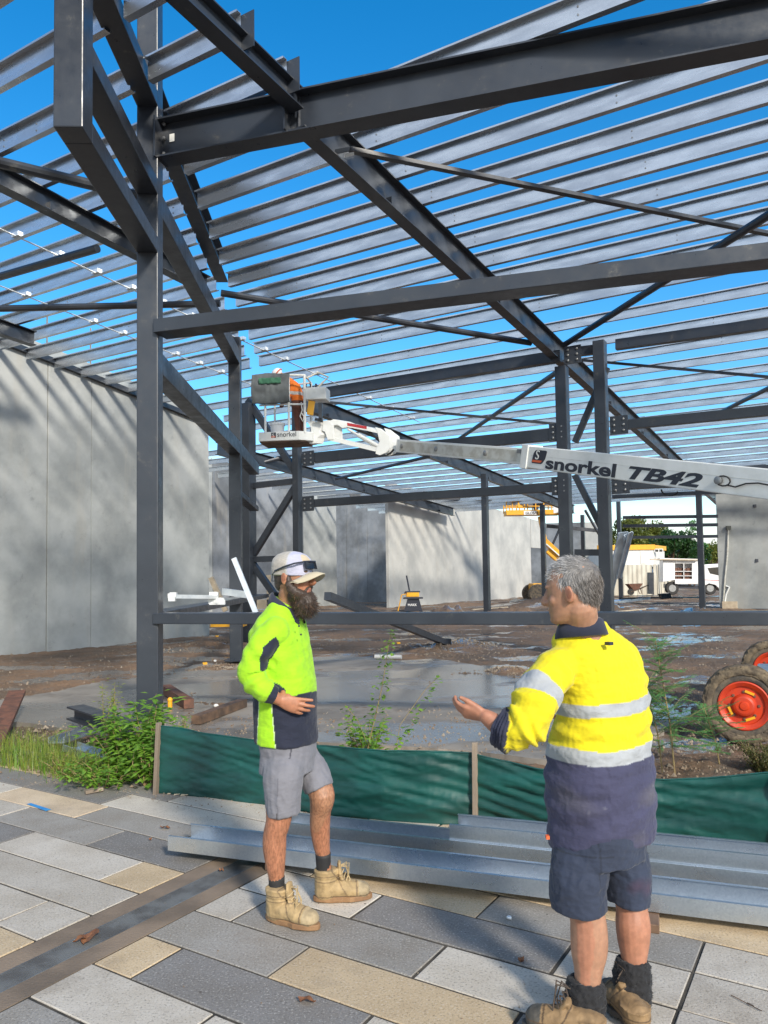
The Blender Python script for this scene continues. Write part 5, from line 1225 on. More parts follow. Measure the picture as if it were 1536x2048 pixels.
mb = MB(); mb.tube([J(735, 862, -.05), J(757, 886, -.05)], .016, 6); mb.tube([J(728, 860, -.05), J(752, 880, -.05)], .016, 6); mb.tube([J(770, 909, -.04), J(778, 905, -.04), J(784, 898, -.04)], .02, 6); mb.build('hose', M['blackrub'], lift)
mb = MB()
for o_ in (.07, -.1): plate(mb, [(652, 842), (663, 841), (672, 850), (674, 880), (662, 880), (656, 864), (651, 862)], .03, o_)
mb.build('jib_bracket', M['white'], lift, bevel=.005)
mb = MB(); plate(mb, [(620, 844), (655, 842), (655, 848), (646, 852), (644, 864), (648, 870), (640, 876), (637, 887), (624, 888), (628, 868), (627, 856)], .16, .06); mb.build('basket_mount', M['white'], lift, bevel=.006)
# basket
Yb = 14.35; bx0, bx1 = D(517, 873, Yb), D(624, 876, Yb); kz = D(560, 864, Yb).z; kb = D(560, 882, Yb).z
bsx = Vc((1, -.12, 0)).normalized(); bsy = Vc((.12, 1, 0)).normalized(); O = Vc((bx0.x, Yb, 0)); Wb_ = (bx1-bx0).length; Db = .72
basket = []
BP = lambda u_, v_, z: O+bsx*u_*Wb_+bsy*v_*Db+Vc((0, 0, z))
mb = MB(); q = [(0, 0), (.78, 0), (1, .22), (1, .8), (.78, 1), (0, 1)]; n = len(q); mb.add([BP(x, y, kb) for x, y in q]+[BP(x, y, kz) for x, y in q], [tuple(range(n-1, -1, -1)), tuple(range(n, 2*n))]+[(k, (k+1) % n, n+(k+1) % n, n+k) for k in range(n)])
bk = mb.build('basket', M['white'], lift, bevel=.01)
mb = MB(); mb.box(BP(.45, .5, kb-.012), bsx*Wb_*.44, bsy*Db*.42, (0, 0, .012)); mb.build('basket_floor', M['timberd'], bk)
zr = D(560, 752, Yb).z; zm = D(560, 810, Yb).z; mb = MB()
for u_, v_, r in ((.13, .02, .022), (.58, .02, .022), (.13, .98, .02), (.6, .98, .02), (.87, .1, .026), (.87, .9, .026)): mb.tube([BP(u_, v_, kz-.03), BP(u_, v_, zr)], r, 8)
mb.tube([BP(0.02, .02, zr), BP(.6, .02, zr), BP(.87, .1, zr), BP(.87, .9, zr), BP(.6, .98, zr), BP(.02, .98, zr), BP(.02, .02, zr)], .02, 8)
mb.tube([BP(.02, .02, zm), BP(.6, .02, zm), BP(.87, .1, zm)], .018, 8); mb.build('rail', M['white'], bk)
mb = MB(); mb.tube([BP(.87, .3, zr-.02), D(622, 752, Yb+.2), D(636, 745, Yb+.2), D(657, 754, Yb+.2), D(645, 765, Yb+.2), D(636, 775, Yb+.2)], .02, 8); mb.build('guard_hoop', M['whited'], bk)
mb = MB(); a = D(614, 798, Yb-.05); mb.box(a+Vc((.19, .12, .1)), (.2, -.02, 0), (.03, .16, 0), (0, 0, .115)); cb = mb.build('control_box', M['white'], bk, bevel=.012)
mb = MB(); 
for px in (612, 621, 632): P = D(px, 773, Yb); mb.tube([P-Vc((0, 0, .03)), P+Vc((0, 0, .04))], .014, 6); mb.ball(P+Vc((0, 0, .04)), .02)
mb.build('joystick', M['black'], cb)
mb = MB(); mb.box(D(622, 816, Yb), (.06, 0, -.01), (0, .03, 0), (.02, 0, .13)); mb.build('manual_box', M['yellow'], bk)
mb = MB(); mb.box(D(641, 822, Yb), (.035, 0, 0), (0, .05, 0), (.0, 0, .15)); mb.tube([D(630, 838, Yb), D(646, 842, Yb)], .03, 8); mb.build('rotator', M['steel'], bk)
# grey and green covers over the front rail
mb = MB(); nx_, nz_ = 26, 16; vs = []
zt_, zb_ = D(550, 755, Yb).z, D(550, 808, Yb).z
for i in range(nx_+1):
    for j in range(nz_+1):
        u_ = -.1+.72*i/nx_; f_ = j/nz_; z = zt_+(zb_-zt_)*f_; sag = .06*sin(pi*i/nx_)*(1 if f_ > .9 else f_); P = BP(u_, -.03, z-sag*.4+.06*(1-abs(i/nx_-.4))*(f_ < .05)); P -= bsy*(.05+.05*sin(pi*f_)+.03*noise.noise(Vc((i*.35, j*.25, 1)))); vs.append(P)
mb.add(vs, [(i*(nz_+1)+j, (i+1)*(nz_+1)+j, (i+1)*(nz_+1)+j+1, i*(nz_+1)+j+1) for i in range(nx_) for j in range(nz_)])
M['greycover'] = cloth('grey_canvas', (.13, .145, .15), (.09, .1, .105)); M['greencover'] = cloth('green_canvas', (.05, .17, .1), (.03, .12, .07))
cv = thing('tool_bag', 'grey canvas tool cover hung over the basket rail of the white boom lift', 'tool bag', BP(.3, -.08, zb_)); o = mb.build('canvas', M['greycover'], cv, smooth=True); o.modifiers.new('s', 'SOLIDIFY').thickness = .01
mb = MB(); vs = []
for i in range(nx_+1):
    for j in range(5):
        u_ = .05+.42*i/nx_; P = BP(u_, -.03, zt_-.05-j*.028); P -= bsy*(.13+.02*noise.noise(Vc((i*.3, j*.5, 4)))); vs.append(P)
mb.add(vs, [(i*5+j, (i+1)*5+j, (i+1)*5+j+1, i*5+j+1) for i in range(nx_) for j in range(4)]); o = mb.build('flap', M['greencover'], cv, smooth=True); o.modifiers.new('s', 'SOLIDIFY').thickness = .01
mb = MB(); P = BP(.82, -.0, zm-.03); mb.tube([P+Vc((0, -.03, .05)), P+Vc((.02, -.03, -.1)), P+Vc((-.02, -.03, -.22)), P+Vc((.03, -.03, -.32)), P+Vc((.05, -.03, -.22)), P+Vc((.01, -.03, -.16))], .011, 6); solo(mb, 'rope_loop', M['shedw'], 'white rope loop hanging inside the boom lift basket rail', 'rope')
mb = MB(); P = D(555, 872, Yb+.25); mb.lathe(Vc((P.x, P.y, kz)), (0, 0, 1), [(0, .12), (.17, .135), (.17, .15), (.21, .15), (.215, .13)], 20); solo(mb, 'bucket', M['truckw'], 'white plastic bucket standing on the floor of the boom lift basket', 'bucket')
text('lettering', 'snorkel', M['black'], bk, BP(.355, 0, kb+.07)-bsy*.004, bsx, (0, 0, 1), .135, sx=.92)
mb = MB(); mb.box(BP(.29, 0, kb+.105)-bsy*.003, bsx*.045, bsy*.002, (0, 0, .05)); mb.build('logo_tile', M['black'], bk)
mb = MB(); mb.box(BP(.285, 0, kb+.075)-bsy*.0055, bsx*.036, bsy*.001, (0, 0, .016)); mb.build('logo_foot', M['orlogo'], bk)
text('logo_letter', 'S', M['white'], bk, BP(.262, 0, kb+.065)-bsy*.006, bsx, (0, 0, 1), .1)
# worker bending in the basket
wk = thing('person', 'worker in an orange shirt and white helmet bending inside the boom lift basket', 'person', BP(.55, .5, kz))
wy = Yb+.32; wp = lambda px, py, d=wy: D(px, py, d); mb = MB()
chain(mb, [wp(596, 862), wp(594, 838), wp(592, 812)], [.05, .06, .085], (1, 0, 0)); chain(mb, [wp(604, 862, wy+.15), wp(603, 838, wy+.15), wp(600, 812, wy+.1)], [.05, .06, .085], (1, 0, 0))
chain(mb, [wp(596, 812), wp(594, 795), wp(588, 778), wp(575, 764)], [.13, .12, .14, .1], (0, 1, 0)); chain(mb, [wp(578, 764), wp(560, 752)], [.06, .075], (0, 1, 0)); mb.ball(wp(556, 751), .095, .085, .1)
chain(mb, [wp(584, 770, wy-.1), wp(579, 790, wy-.12), wp(568, 800, wy-.1), wp(563, 812, wy-.1)], [.055, .05, .045, .04], (0, 1, 0))
chain(mb, [wp(584, 770, wy+.2), wp(590, 790, wy+.3), wp(600, 800, wy+.2)], [.055, .05, .04], (0, 1, 0))
def wc(p, n_):
    v = p-Vc((0, 0, EYE)); 
    zz = p.z
    if zz < wp(0, 812).z: return (.16, .06, .04)
    if (p-wp(556, 751)).length < .12: return (.45, .22, .13)
    if abs(zz-wp(0, 798).z) < .03: return (.5, .5, .48)
    return (.85, .2, .02)
bwk = blob('body', mb, .012, M['fabric'], wk, wc, 2, lambda p, n_: .006*noise.noise(p*18))
mb = MB(); c = wp(555, 749); hx = Vc((-.8, 0, .6)); mb.ball(c+hx*.02, .125, .105, .095, Matrix((Vc((.6, 0, .8)), Vc((0, 1, 0)), Vc((-.8, 0, .6)))).transposed(), 20, 12); mb.build('helmet', M['truckw'], bwk, smooth=True)
mb = MB(); mb.lathe(c-hx*.01, hx, [(0, .13), (.012, .14), (.02, .126)], 20); mb.build('helmet_band', M['orlogo'], bwk)
# wheels and chassis
def wheel(c, ax, R, W_, lb=None, mud=True):
    ax = Vc(ax).normalized(); mb = MB(); mb.lathe(c-ax*W_/2, ax, [(0, R*.58), (.0, R*.62), (.02, R*.82), (.05, R*.93), (W_*.5, R*.97), (W_-.05, R*.93), (W_-.02, R*.82), (W_, R*.66), (W_-.02, R*.62), (W_-.1, R*.6), (W_-.1, R*.3)], 48)
    o = mb.build('tyre', M['tyre'], lift, smooth=True); ref = Vc((0, 0, 1)); a = ax.cross(ref).normalized(); b_ = ax.cross(a); mb = MB(); rs_ = random.Random(int(R*100))
    for k in range(22):
        t = 2*pi*k/22; d = a*cos(t)+b_*sin(t); tn = -a*sin(t)+b_*cos(t)
        for sg_ in (-1, 1): mb.box(c+ax*sg_*W_*.24+d*R*.955+tn*sg_*.015, ax*W_*.24+tn*sg_*.03, tn*.03, d*rs_.uniform(.018, .03))
        mb.box(c+ax*(W_*.5-.03)+d*R*.87, ax*.03, tn*.045, d*R*.1)
    mb.build('tread_lugs', M['mudtyre'], o, bevel=.012)
    mb = MB(); vs = []; fs = []; nk = 90
    for k in range(nk):
        t = 2*pi*k/nk; d = a*cos(t)+b_*sin(t); j_ = noise.noise(Vc((cos(t)*3, sin(t)*3, R*9))); j2 = noise.noise(Vc((cos(t)*9, sin(t)*9, 4)))
        for r_, o_ in ((.80+.05*j_+.03*j2, .5), (.86+.03*j2, .545), (.93+.02*j_, .52), (1.0+.03*j2, .42), (1.035+.03*j_+.02*j2, .2), (1.02+.03*j_, -.2), (.96, -.5)): vs.append(c+ax*W_*o_+d*R*r_)
    for k in range(nk):
        for j in range(6): q0 = k*7+j; q1 = ((k+1) % nk)*7+j; fs.append((q0, q1, q1+1, q0+1))
    mb.add(vs, fs); mb.build('caked_mud', M['mudtyre'], o, smooth=True)
    mb = MB(); f_ = c+ax*W_/2; mb.lathe(f_, ax, [(-.03, R*.63), (.008, R*.63), (.012, R*.6), (-.01, R*.5), (-.018, R*.485), (-.06, R*.47), (-.065, R*.4)], 44); r_ = mb.build('rim', M['orange'], lift, smooth=False)
    mb = MB(); mb.lathe(f_, ax, [(-.055, R*.46), (-.05, R*.44), (-.045, R*.31), (-.01, R*.29), (.01, R*.25), (.018, R*.2), (.02, R*.12), (.03, R*.1), (.032, R*.05)], 36); mb.build('hub', M['orange'], r_)
    mb = MB()
    for k in range(8): t = 2*pi*k/8; mb.lathe(f_+(a*cos(t)+b_*sin(t))*R*.35, ax, [(-.05, .016), (-.02, .015), (-.018, .008)], 6)
    mb.build('wheel_nut', M['rust'], r_)
    for k in (0, 2, 5): mb = MB(); t = 2*pi*k/8+.39; mb.box(f_+(a*cos(t)+b_*sin(t))*R*.36-ax*.02, (a*-sin(t)+b_*cos(t))*.045, ax*.006, (a*cos(t)+b_*sin(t))*.012); mb.build('nut_indicator', M['yellow'], r_)
wax = Vc((-.42, -.907, 0)); wc1 = G(1478, 1484); R1 = .385; c1_ = Vc((wc1.x, wc1.y, R1-.03)); c1_.x = D(1488, 1405, c1_.y+.0).x; wheel(c1_-wax*.14, wax, R1, .28)
c2_ = D(1545, 1340, 10.6); c2_.z = R1-.02; wheel(c2_, wax, R1, .28)
cperp = Vc((.907, -.42, 0)); mb = MB(); cc_ = c1_+cperp*1.25-wax*1.0; mb.box(Vc((cc_.x, cc_.y, .5)), cperp*1.1, wax*.35, (0, 0, .14)); mb.box(Vc((cc_.x, cc_.y, .45)), cperp*.12, wax*.9, (0, 0, .1)); mb.build('chassis', M['white'], lift, bevel=.02)
wheel(c1_+cperp*2.45-wax*.14, wax, R1, .28); wheel(c2_+cperp*2.45, wax, R1, .28)
mb = MB(); tt = cB+bd*5.4; mb.box(Vc((cc_.x, cc_.y, 1.05)), cperp*.75, wax*.55, (0, 0, .4)); mb.build('turntable', M['white'], lift, bevel=.04)
mb = MB(); mb.bar(cB+bd*5.4-bside*.1, Vc((cc_.x, cc_.y, 1.5)), .2, .3); mb.build('riser', M['white'], lift)
M['leanch'] = pm('blue_grey_channel', (.6, .7, .8), (.45, .54, .64), 2, .35)
# ================================================================ yellow lift far back
yl = thing('boom_lift', 'small yellow boom lift working in front of the pale wall in the distance', 'boom lift', D(1090, 1205, 44)); Yy = 44; Q = lambda px, py, d=Yy: D(px, py, d)
mb = MB(); c = Q(1064, 1026); e = (Q(1118, 1026)-Q(1010, 1026)).length/2; mb.box(c, (e, 0, 0), (0, .5, 0), (0, 0, .14)); yb_ = mb.build('basket', M['yellow'], yl, bevel=.02)
mb = MB()
for px in (1010, 1022, 1036, 1052, 1068, 1084, 1100, 1118):
    for dy in (-.48, .48): mb.tube([Q(px, 1026)+Vc((0, dy, 0)), Q(px, 1004)+Vc((0, dy, 0))], .035, 5)
for py in (1004, 1014):
    for dy in (-.48, .48): mb.tube([Q(1010, py)+Vc((0, dy, 0)), Q(1118, py)+Vc((0, dy, 0))], .03, 5)
mb.build('rail', M['yellow'], yb_)
mb = MB(); mb.box(Q(1037, 1010)-Vc((0, .45, 0)), (.14, 0, 0), (0, .1, 0), (0, 0, .2)); mb.build('control_box', M['yellow'], yb_)
mb = MB(); mb.box(Q(1057, 1027)-Vc((0, .51, 0)), (.36, 0, 0), (0, .01, 0), (0, 0, .11)); mb.build('sign', M['truckw'], yb_); text('lettering', 'GLOBAL', M['black'], yb_, Q(1047.5, 1030)-Vc((0, .53, 0)), (1, 0, 0), (0, 0, 1), .2, bold=.02)
mb = MB(); mb.box(Q(1110, 1020)-Vc((0, .5, 0)), (.2, 0, 0), (0, .02, 0), (0, 0, .22)); mb.build('sign', M['truckw'], yb_)
mb = MB(); mb.bar(Q(1079, 1033), Q(1091, 1085), .2, .3, (0, 1, 0)); mb.bar(Q(1089, 1082), Q(1128, 1118), .3, .45, (0, 1, 0)); mb.bar(Q(1095, 1100), Q(1150, 1150), .35, .4, (0, 1, 0)); mb.build('boom', M['yellow'], yl, bevel=.02)
mb = MB(); mb.bar(Q(1092, 1088, 43.7), Q(1120, 1113, 43.7), .06, .2, (0, 1, 0)); mb.build('boom_decal', M['truckw'], yl)
for px, dy in ((1076, 0), (1130, 0), (1076, 2), (1130, 2)):
    P = Q(px, 1180); mb = MB(); P.y += dy; P.z = .7; mb.lathe(P-Vc((0, .2, 0)), (0, 1, 0), [(0, .3), (0, .5), (.08, .56), (.32, .56), (.4, .5), (.4, .3)], 20); mb.build('wheel', M['tyre'], yl)
mb = MB(); P = Q(1103, 1172); mb.box(Vc((P.x, P.y+1, 1.0)), (1.0, 0, 0), (0, .7, 0), (0, 0, .3)); mb.build('chassis', M['yellow'], yl, bevel=.05)
wk2 = thing('person', 'worker standing in the far yellow lift basket', 'person', Q(1074, 1022)); mb = MB()
chain(mb, [Q(1072, 1024), Q(1072, 1012), Q(1073, 1001)], [.13, .17, .2], (1, 0, 0)); chain(mb, [Q(1073, 1001), Q(1073, 990), Q(1073, 984)], [.19, .2, .08], (1, 0, 0)); mb.ball(Q(1073, 979), .13)
chain(mb, [Q(1067, 988), Q(1064, 1000), Q(1068, 1008)], [.06, .055, .05], (1, 0, 0)); chain(mb, [Q(1079, 988), Q(1082, 1000), Q(1080, 1008)], [.06, .055, .05], (1, 0, 0))
blob('body', mb, .03, M['fabric'], wk2, lambda p, n_: (.3, .07, .05) if p.z > Q(0, 1004).z else (.05, .06, .1), 2)
# ================================================================ truck, container, shed, barrow, saw
Yt = 47; T = lambda px, py, d=Yt: D(px, py, d); truck = thing('truck', 'white service truck with open side lockers parked beyond the columns', 'truck', T(1380, 1205))
def slabp(mb, pts, d0, d1):
    n = len(pts); vs = [T(x, y, d0) for x, y in pts]; dv = Vc((.25, 1, 0)).normalized()*(d1-d0); vs += [v+dv for v in vs]; mb.add(vs, [tuple(range(n)), tuple(range(2*n-1, n-1, -1))]+[(k, (k+1) % n, n+(k+1) % n, n+k) for k in range(n)])
mb = MB(); slabp(mb, [(1326, 1119), (1350, 1119), (1350, 1160), (1326, 1164)], Yt, Yt+2.1); slabp(mb, [(1384, 1122), (1396, 1122), (1396, 1168), (1384, 1168)], Yt, Yt+2.1); slabp(mb, [(1350, 1119), (1384, 1119), (1384, 1127), (1350, 1127)], Yt, Yt+2.1); slabp(mb, [(1350, 1158), (1384, 1158), (1384, 1168), (1350, 1168)], Yt, Yt+2.1); slabp(mb, [(1350, 1126), (1384, 1126), (1384, 1159), (1350, 1159)], Yt+.5, Yt+2.1)
body = mb.build('service_body', M['truckw'], truck, bevel=.02)
mb = MB(); 
for y in (1142, 1151): slabp(mb, [(1350, y), (1384, y), (1384, y+1.3), (1350, y+1.3)], Yt+.02, Yt+.5)
slabp(mb, [(1367, 1127), (1368.5, 1127), (1368.5, 1158), (1367, 1158)], Yt+.02, Yt+.5); mb.build('shelf', M['truckw'], body)
mb = MB(); rs = random.Random(6)
for y in (1141, 1150, 1157.5):
    for k in range(7): P = T(1352+k*4.6, y, Yt+.25); mb.box(P+Vc((0, 0, .06)), (.06, 0, 0), (0, .08, 0), (0, 0, rs.uniform(.05, .12)))
mb.build('tools', M['rust'], body)
mb = MB(); slabp(mb, [(1320, 1116), (1397, 1118), (1397, 1121), (1320, 1119)], Yt-.1, Yt+2.2); mb.build('rack', M['truckw'], truck); mb = MB(); mb.bar(T(1300, 1118.5, Yt-.2), T(1396, 1120, Yt-.2), .1, .06); mb.build('load', M['timberp'], truck)
mb = MB(); slabp(mb, [(1408, 1129), (1444, 1127), (1446, 1180), (1440, 1182), (1437, 1176), (1431, 1170), (1418, 1167), (1408, 1172), (1404, 1172), (1404, 1160), (1404, 1136)], Yt, Yt+2.0); cab = mb.build('cab', M['truckw'], truck, bevel=.03)
mb = MB(); slabp(mb, [(1415, 1136), (1438, 1134), (1438, 1151), (1420, 1147)], Yt-.01, Yt+.02); mb.build('window', M['glass'], cab)
mb = MB(); slabp(mb, [(1404, 1159), (1440, 1160.5), (1440, 1161.5), (1404, 1160)], Yt-.008, Yt+.01); mb.build('stripe', M['red'], cab)
mb = MB(); slabp(mb, [(1332, 1168), (1410, 1172), (1410, 1178), (1332, 1176)], Yt+.3, Yt+1.8); mb.build('chassis', M['black'], truck)
for px in (1420.5, 1345):
    for dy in (0, 1.6):
        P = T(px, 1176.5, Yt+.15+dy); P.z = max(P.z, .45)+.0; w0 = MB(); w0.lathe(P, (0, 1, 0), [(0, .2), (0, .36), (.04, .4), (.24, .4), (.28, .36)], 24); wo = w0.build('wheel', M['blackrub'], truck)
        w0 = MB(); w0.lathe(P-Vc((0, .01, 0)), (0, 1, 0), [(0, .1), (0, .22), (.03, .22)], 16); w0.build('rim', M['bright2'], wo)
Yc = 55; ct = thing('shipping_container', 'cream corrugated shipping container behind the wheelbarrow', 'container', D(1270, 1197, Yc))
mb = MB(); a, e = D(1205, 1192, Yc), D(1307, 1192, Yc); d = (e-a); L_ = d.length; d.normalize(); nn = 44; prof = []
for k in range(nn):
    u0 = k/nn*L_; off = .05 if (k % 4) in (1, 2) else 0; prof.append((u0, off))
z0_, z1_ = .25, D(1250, 1130, Yc).z
vs = [Vc((a.x+u_, Yc+o_, z0_)) for u_, o_ in prof]+[Vc((a.x+u_, Yc+o_, z1_)) for u_, o_ in prof]; n = len(prof); mb.add(vs, [(k, k+1, n+k+1, n+k) for k in range(n-1)]); mb.bx(a.x, a.x+L_, Yc+.06, Yc+2.4, z0_, z1_); mb.build('wall', M['cream'], ct)
mb = MB(); x1 = a.x+L_
for k in range(5): mb.bx(x1+.02+k*.3, x1+.24+k*.3, Yc-.1+k*.1, Yc+k*.1, z0_, z1_-.05*k)
mb.build('door', M['cream'], ct); mb = MB(); mb.tube([Vc((x1+.35, Yc-.2, z0_)), Vc((x1+.35, Yc-.2, z1_))], .04, 6); mb.tube([Vc((x1+1.0, Yc-.1, z0_)), Vc((x1+1.0, Yc-.1, z1_))], .04, 6); mb.build('lock_rod', M['bright2'], ct)
Ys = 60; shd = thing('site_shed', 'white site shed with a yellow roof band above the container', 'shed', D(1270, 1130, Ys)); SD = lambda x, y, d=Ys: D(x, y, d)
mb = MB(); a, e = SD(1198, 1128), SD(1307, 1100); mb.bx(a.x, e.x, Ys, Ys+3, SD(1250, 1134).z, SD(1250, 1099).z); mb.add([SD(1307, 1132), SD(1329, 1130, Ys+3), SD(1329, 1100, Ys+3), SD(1307, 1099)], [(0, 1, 2, 3)]); sw = mb.build('wall', M['shedw'], shd)
mb = MB(); mb.bx(a.x-.1, e.x+.08, Ys-.12, Ys+.1, SD(1250, 1100).z, SD(1250, 1090).z); mb.bar(SD(1308, 1094.5), SD(1330, 1097, Ys+3), .2, .35); mb.build('roof_band', M['yellow'], shd)
mb = MB(); P = SD(1282, 1100); mb.bx(SD(1273, 0).x, SD(1290, 0).x, Ys-.05, Ys+.02, SD(1280, 1105).z, SD(1280, 1098).z); wf = mb.build('window_frame', M['truckw'], sw)
for x in (1274.5, 1282.5): mb = MB(); mb.bx(SD(x, 0).x, SD(x+6, 0).x, Ys-.07, Ys-.04, SD(1280, 1104).z, SD(1280, 1099.5).z); mb.build('pane', M['glass'], wf)
mb = MB(); mb.bx(SD(1246, 0).x, SD(1255, 0).x, Ys-.04, Ys+.02, SD(1250, 1128).z, SD(1250, 1103).z); mb.build('door', M['shedw'], sw)
# wheelbarrow
wb = thing('wheelbarrow', 'rusty wheelbarrow standing in front of the cream container', 'wheelbarrow', D(1270, 1192, 46)); Z = lambda x, y, d=46: D(x, y, d)
mb = MB(); q = [(1257, 1168), (1286, 1167), (1278, 1178), (1268, 1181)]; vs = [Z(*p) for p in q]+[Z(*p)+Vc((0, .7, 0)) for p in q]; mb.add(vs, [(0, 1, 2, 3), (7, 6, 5, 4), (1, 2, 6, 5), (2, 3, 7, 6), (3, 0, 4, 7)]); mb.build('tray', M['rust'], wb)
mb = MB(); mb.lathe(Z(1262, 1184), (0, 1, 0), [(0, .14), (0, .19), (.1, .19), (.1, .14)], 18); mb.build('wheel', M['blackrub'], wb)
mb = MB(); mb.tube([Z(1262, 1184), Z(1280, 1178), Z(1299, 1169)], .03, 6); mb.tube([Z(1262, 1184, 46.6), Z(1299, 1169, 46.6)], .03, 6); mb.tube([Z(1276, 1179), Z(1279, 1187), Z(1284, 1187), Z(1281, 1178)], .025, 6); mb.build('frame', M['timberd'], wb)
mb = MB(); mb.bar(Z(1301, 1188, 46), Z(1301, 1145, 46), .3, .3, (0, 1, 0)); solo(mb, 'steel_post', st, 'short dark post standing right of the wheelbarrow', 'post')
mb = MB(); P = Z(1330, 1192, 40); mb.box(P, (.25, 0, .02), (0, .2, 0), (-.05, 0, .14)); mb.bar(Z(1337, 1196, 40), Z(1365, 1196, 39), .08, .06); mb.bar(Z(1240, 1197, 40), Z(1325, 1195, 41), .1, .1); solo(mb, 'scrap_pile', M['glass'], 'dark scrap box and bars lying on the mud before the truck', 'scrap')
for k, (a, e, lb) in enumerate((((1246, 1064), (1207, 1224), 'left of two blue-grey channels leaning on the front column'), ((1256, 1066), (1233, 1158), 'right of two blue-grey channels leaning on the front column'))):
    mb = MB(); mb.ext([(-.13, 0), (.13, 0), (.13, .07), (.12, .07), (.12, .012), (-.12, .012), (-.12, .07), (-.13, .07)], D(*a, 21), D(*e, 24), (0, -1, 0)); solo(mb, 'steel_channel', M['leanch'], lb, 'steel channel', 'channels leaning on the column')
mb = MB(); mb.bar(D(1195, 1208, 40), D(1290, 1196, 41), .9, .12); solo(mb, 'channel_stack', M['channel'], 'flat stack of galvanised lengths on the ground before the wheelbarrow', 'stack')
mb = MB()
for a, e in (((1203, 1170), (1203, 1190)), ((1212, 1170), (1212, 1190)), ((1203, 1171), (1212, 1171)), ((1203, 1180), (1212, 1180))): mb.bar(Z(*a, 45), Z(*e, 45), .08, .08, (0, 1, 0))
solo(mb, 'trestle', M['yellow'], 'small yellow trestle standing beside the front column foot', 'trestle')
# saw bench
Ym = 35.5; X = lambda x, y, d=Ym: D(x, y, d); saw = thing('saw_bench', 'black and yellow cutting saw on a stand in front of the pale wall', 'saw bench', X(825, 1222))
mb = MB(); q = [(815, 1197), (838, 1197), (845, 1222), (808, 1222)]; vs = [X(*p) for p in q]+[X(*p, Ym+.5) for p in q]; mb.add(vs, [(0, 1, 2, 3), (7, 6, 5, 4), (0, 1, 5, 4), (1, 2, 6, 5), (3, 0, 4, 7)]); sb = mb.build('stand', M['black'], saw)
text('lettering', 'MAKK', M['truckw'], sb, X(815.5, 1212, Ym-.02), (1, 0, 0), (0, 0, 1), .15, bold=.02)
mb = MB(); mb.box(X(826, 1196, Ym+.2), (.45, 0, 0), (0, .3, 0), (0, 0, .035)); mb.build('table', M['black'], saw)
mb = MB(); mb.box(X(825, 1188.5, Ym+.2), (.3, 0, 0), (0, .2, 0), (0, 0, .12)); mb.build('motor', M['yellow'], saw, bevel=.03); mb = MB(); mb.box(X(825, 1183.5, Ym+.2), (.34, 0, 0), (0, .2, 0), (0, 0, .03)); mb.box(X(811, 1186.5, Ym+.1), (.06, 0, 0), (0, .1, 0), (0, 0, .05)); mb.build('guard', M['black'], saw)
mb = MB(); mb.tube([X(819, 1182), X(813, 1151)], .04, 6); mb.build('handle', M['black'], saw)
mb = MB(); mb.tube([X(812, 1188), X(803, 1190), X(800, 1205), X(796, 1222)], .025, 5); solo(mb, 'yellow_lead', M['yellow'], 'yellow power lead hanging down beside the saw bench', 'lead')
for (a, e, lb) in (((945, 1219), (1015, 1214), 'yellow timber strip on the mud near the thin column'), ((1205, 1226), (1290, 1218), 'yellow timber strip on the mud right of the grey haired mans head')):
    mb = MB(); P0, P1 = G(*a, .3), G(*e, .3); mb.bar(P0, P1, .08, .04); solo(mb, 'timber_strip', M['timberp'], lb, 'timber strip')
mb = MB(); rs = random.Random(9)
for k in range(26): P = G(1020+rs.uniform(-2, 46), 1203+rs.uniform(-2, 4), .3); mb.bar(P, P+Vc((rs.uniform(.2, .7), rs.uniform(-.4, .4), rs.uniform(.0, .14))), .06, .05)
solo(mb, 'scrap_heap', M['bright2'], 'low heap of metal scraps on the ground left of the yellow lift wheel', 'scrap')
# ================================================================ trees and hills far behind
def tree(name, label, c, H_, R_, mat, nleaf, ls, seed, sq=.8):
    rs_ = random.Random(seed); t = thing(name, label, 'tree', c); mb = MB(); mb.tube([c, c+Vc((.1, 0, H_*.3)), c+Vc((-.1, .1, H_*.6))], [R_*.07, R_*.05, R_*.02], 8); cl = []
    for k in range(26):
        a = rs_.uniform(0, 6.28); r = R_*sqrt(rs_.random())*.85; z = H_*(.35+.6*rs_.random()**.8); k_ = 1-max(0, (z/H_-.6))*1.2; p = c+Vc((r*cos(a)*k_, r*sin(a)*k_, z)); cl.append((p, R_*rs_.uniform(.16, .36)))
        if k < 9: mb.tube([c+Vc((0, 0, H_*.3)), (c+Vc((0, 0, H_*.45))+p)/2, p], [R_*.03, R_*.02, R_*.008], 5)
    mb.build('trunk', M['timberd'], t); mb = MB()
    for i in range(nleaf):
        p, r = rs_.choice(cl); d = Vc((rs_.gauss(0, 1), rs_.gauss(0, 1), rs_.gauss(0, 1))).normalized()*r*rs_.uniform(.5, 1.08); d.z *= sq; q = p+d; a = Vc((rs_.uniform(-1, 1), rs_.uniform(-1, 1), rs_.uniform(-1, 1))).normalized(); b_ = a.cross(Vc((rs_.uniform(-1, 1), rs_.uniform(-1, 1), rs_.uniform(-1, 1)))).normalized(); s_ = ls*rs_.uniform(.6, 1.3)
        mb.add([q-a*s_, q-b_*s_*.5, q+a*s_, q+b_*s_*.5], [(0, 1, 2, 3)])
    mb.build('crown', mat, t)
def tp(px, d): P = D(px, 1150, d); P.z = 0; return P
tree('broadleaf_tree', 'yellow olive tree behind the site shed, furthest left of the row', tp(1252, 85), 8.0, 3.6, M['leafau'], 5200, .2, 1)
tree('broadleaf_tree', 'olive tree behind the right half of the site shed', tp(1300, 88), 7.6, 3.4, M['leafau'], 4600, .2, 2)
tree('broadleaf_tree', 'dense dark green tree just right of the site shed', tp(1346, 80), 6.2, 3.0, M['leafd'], 5200, .18, 3)
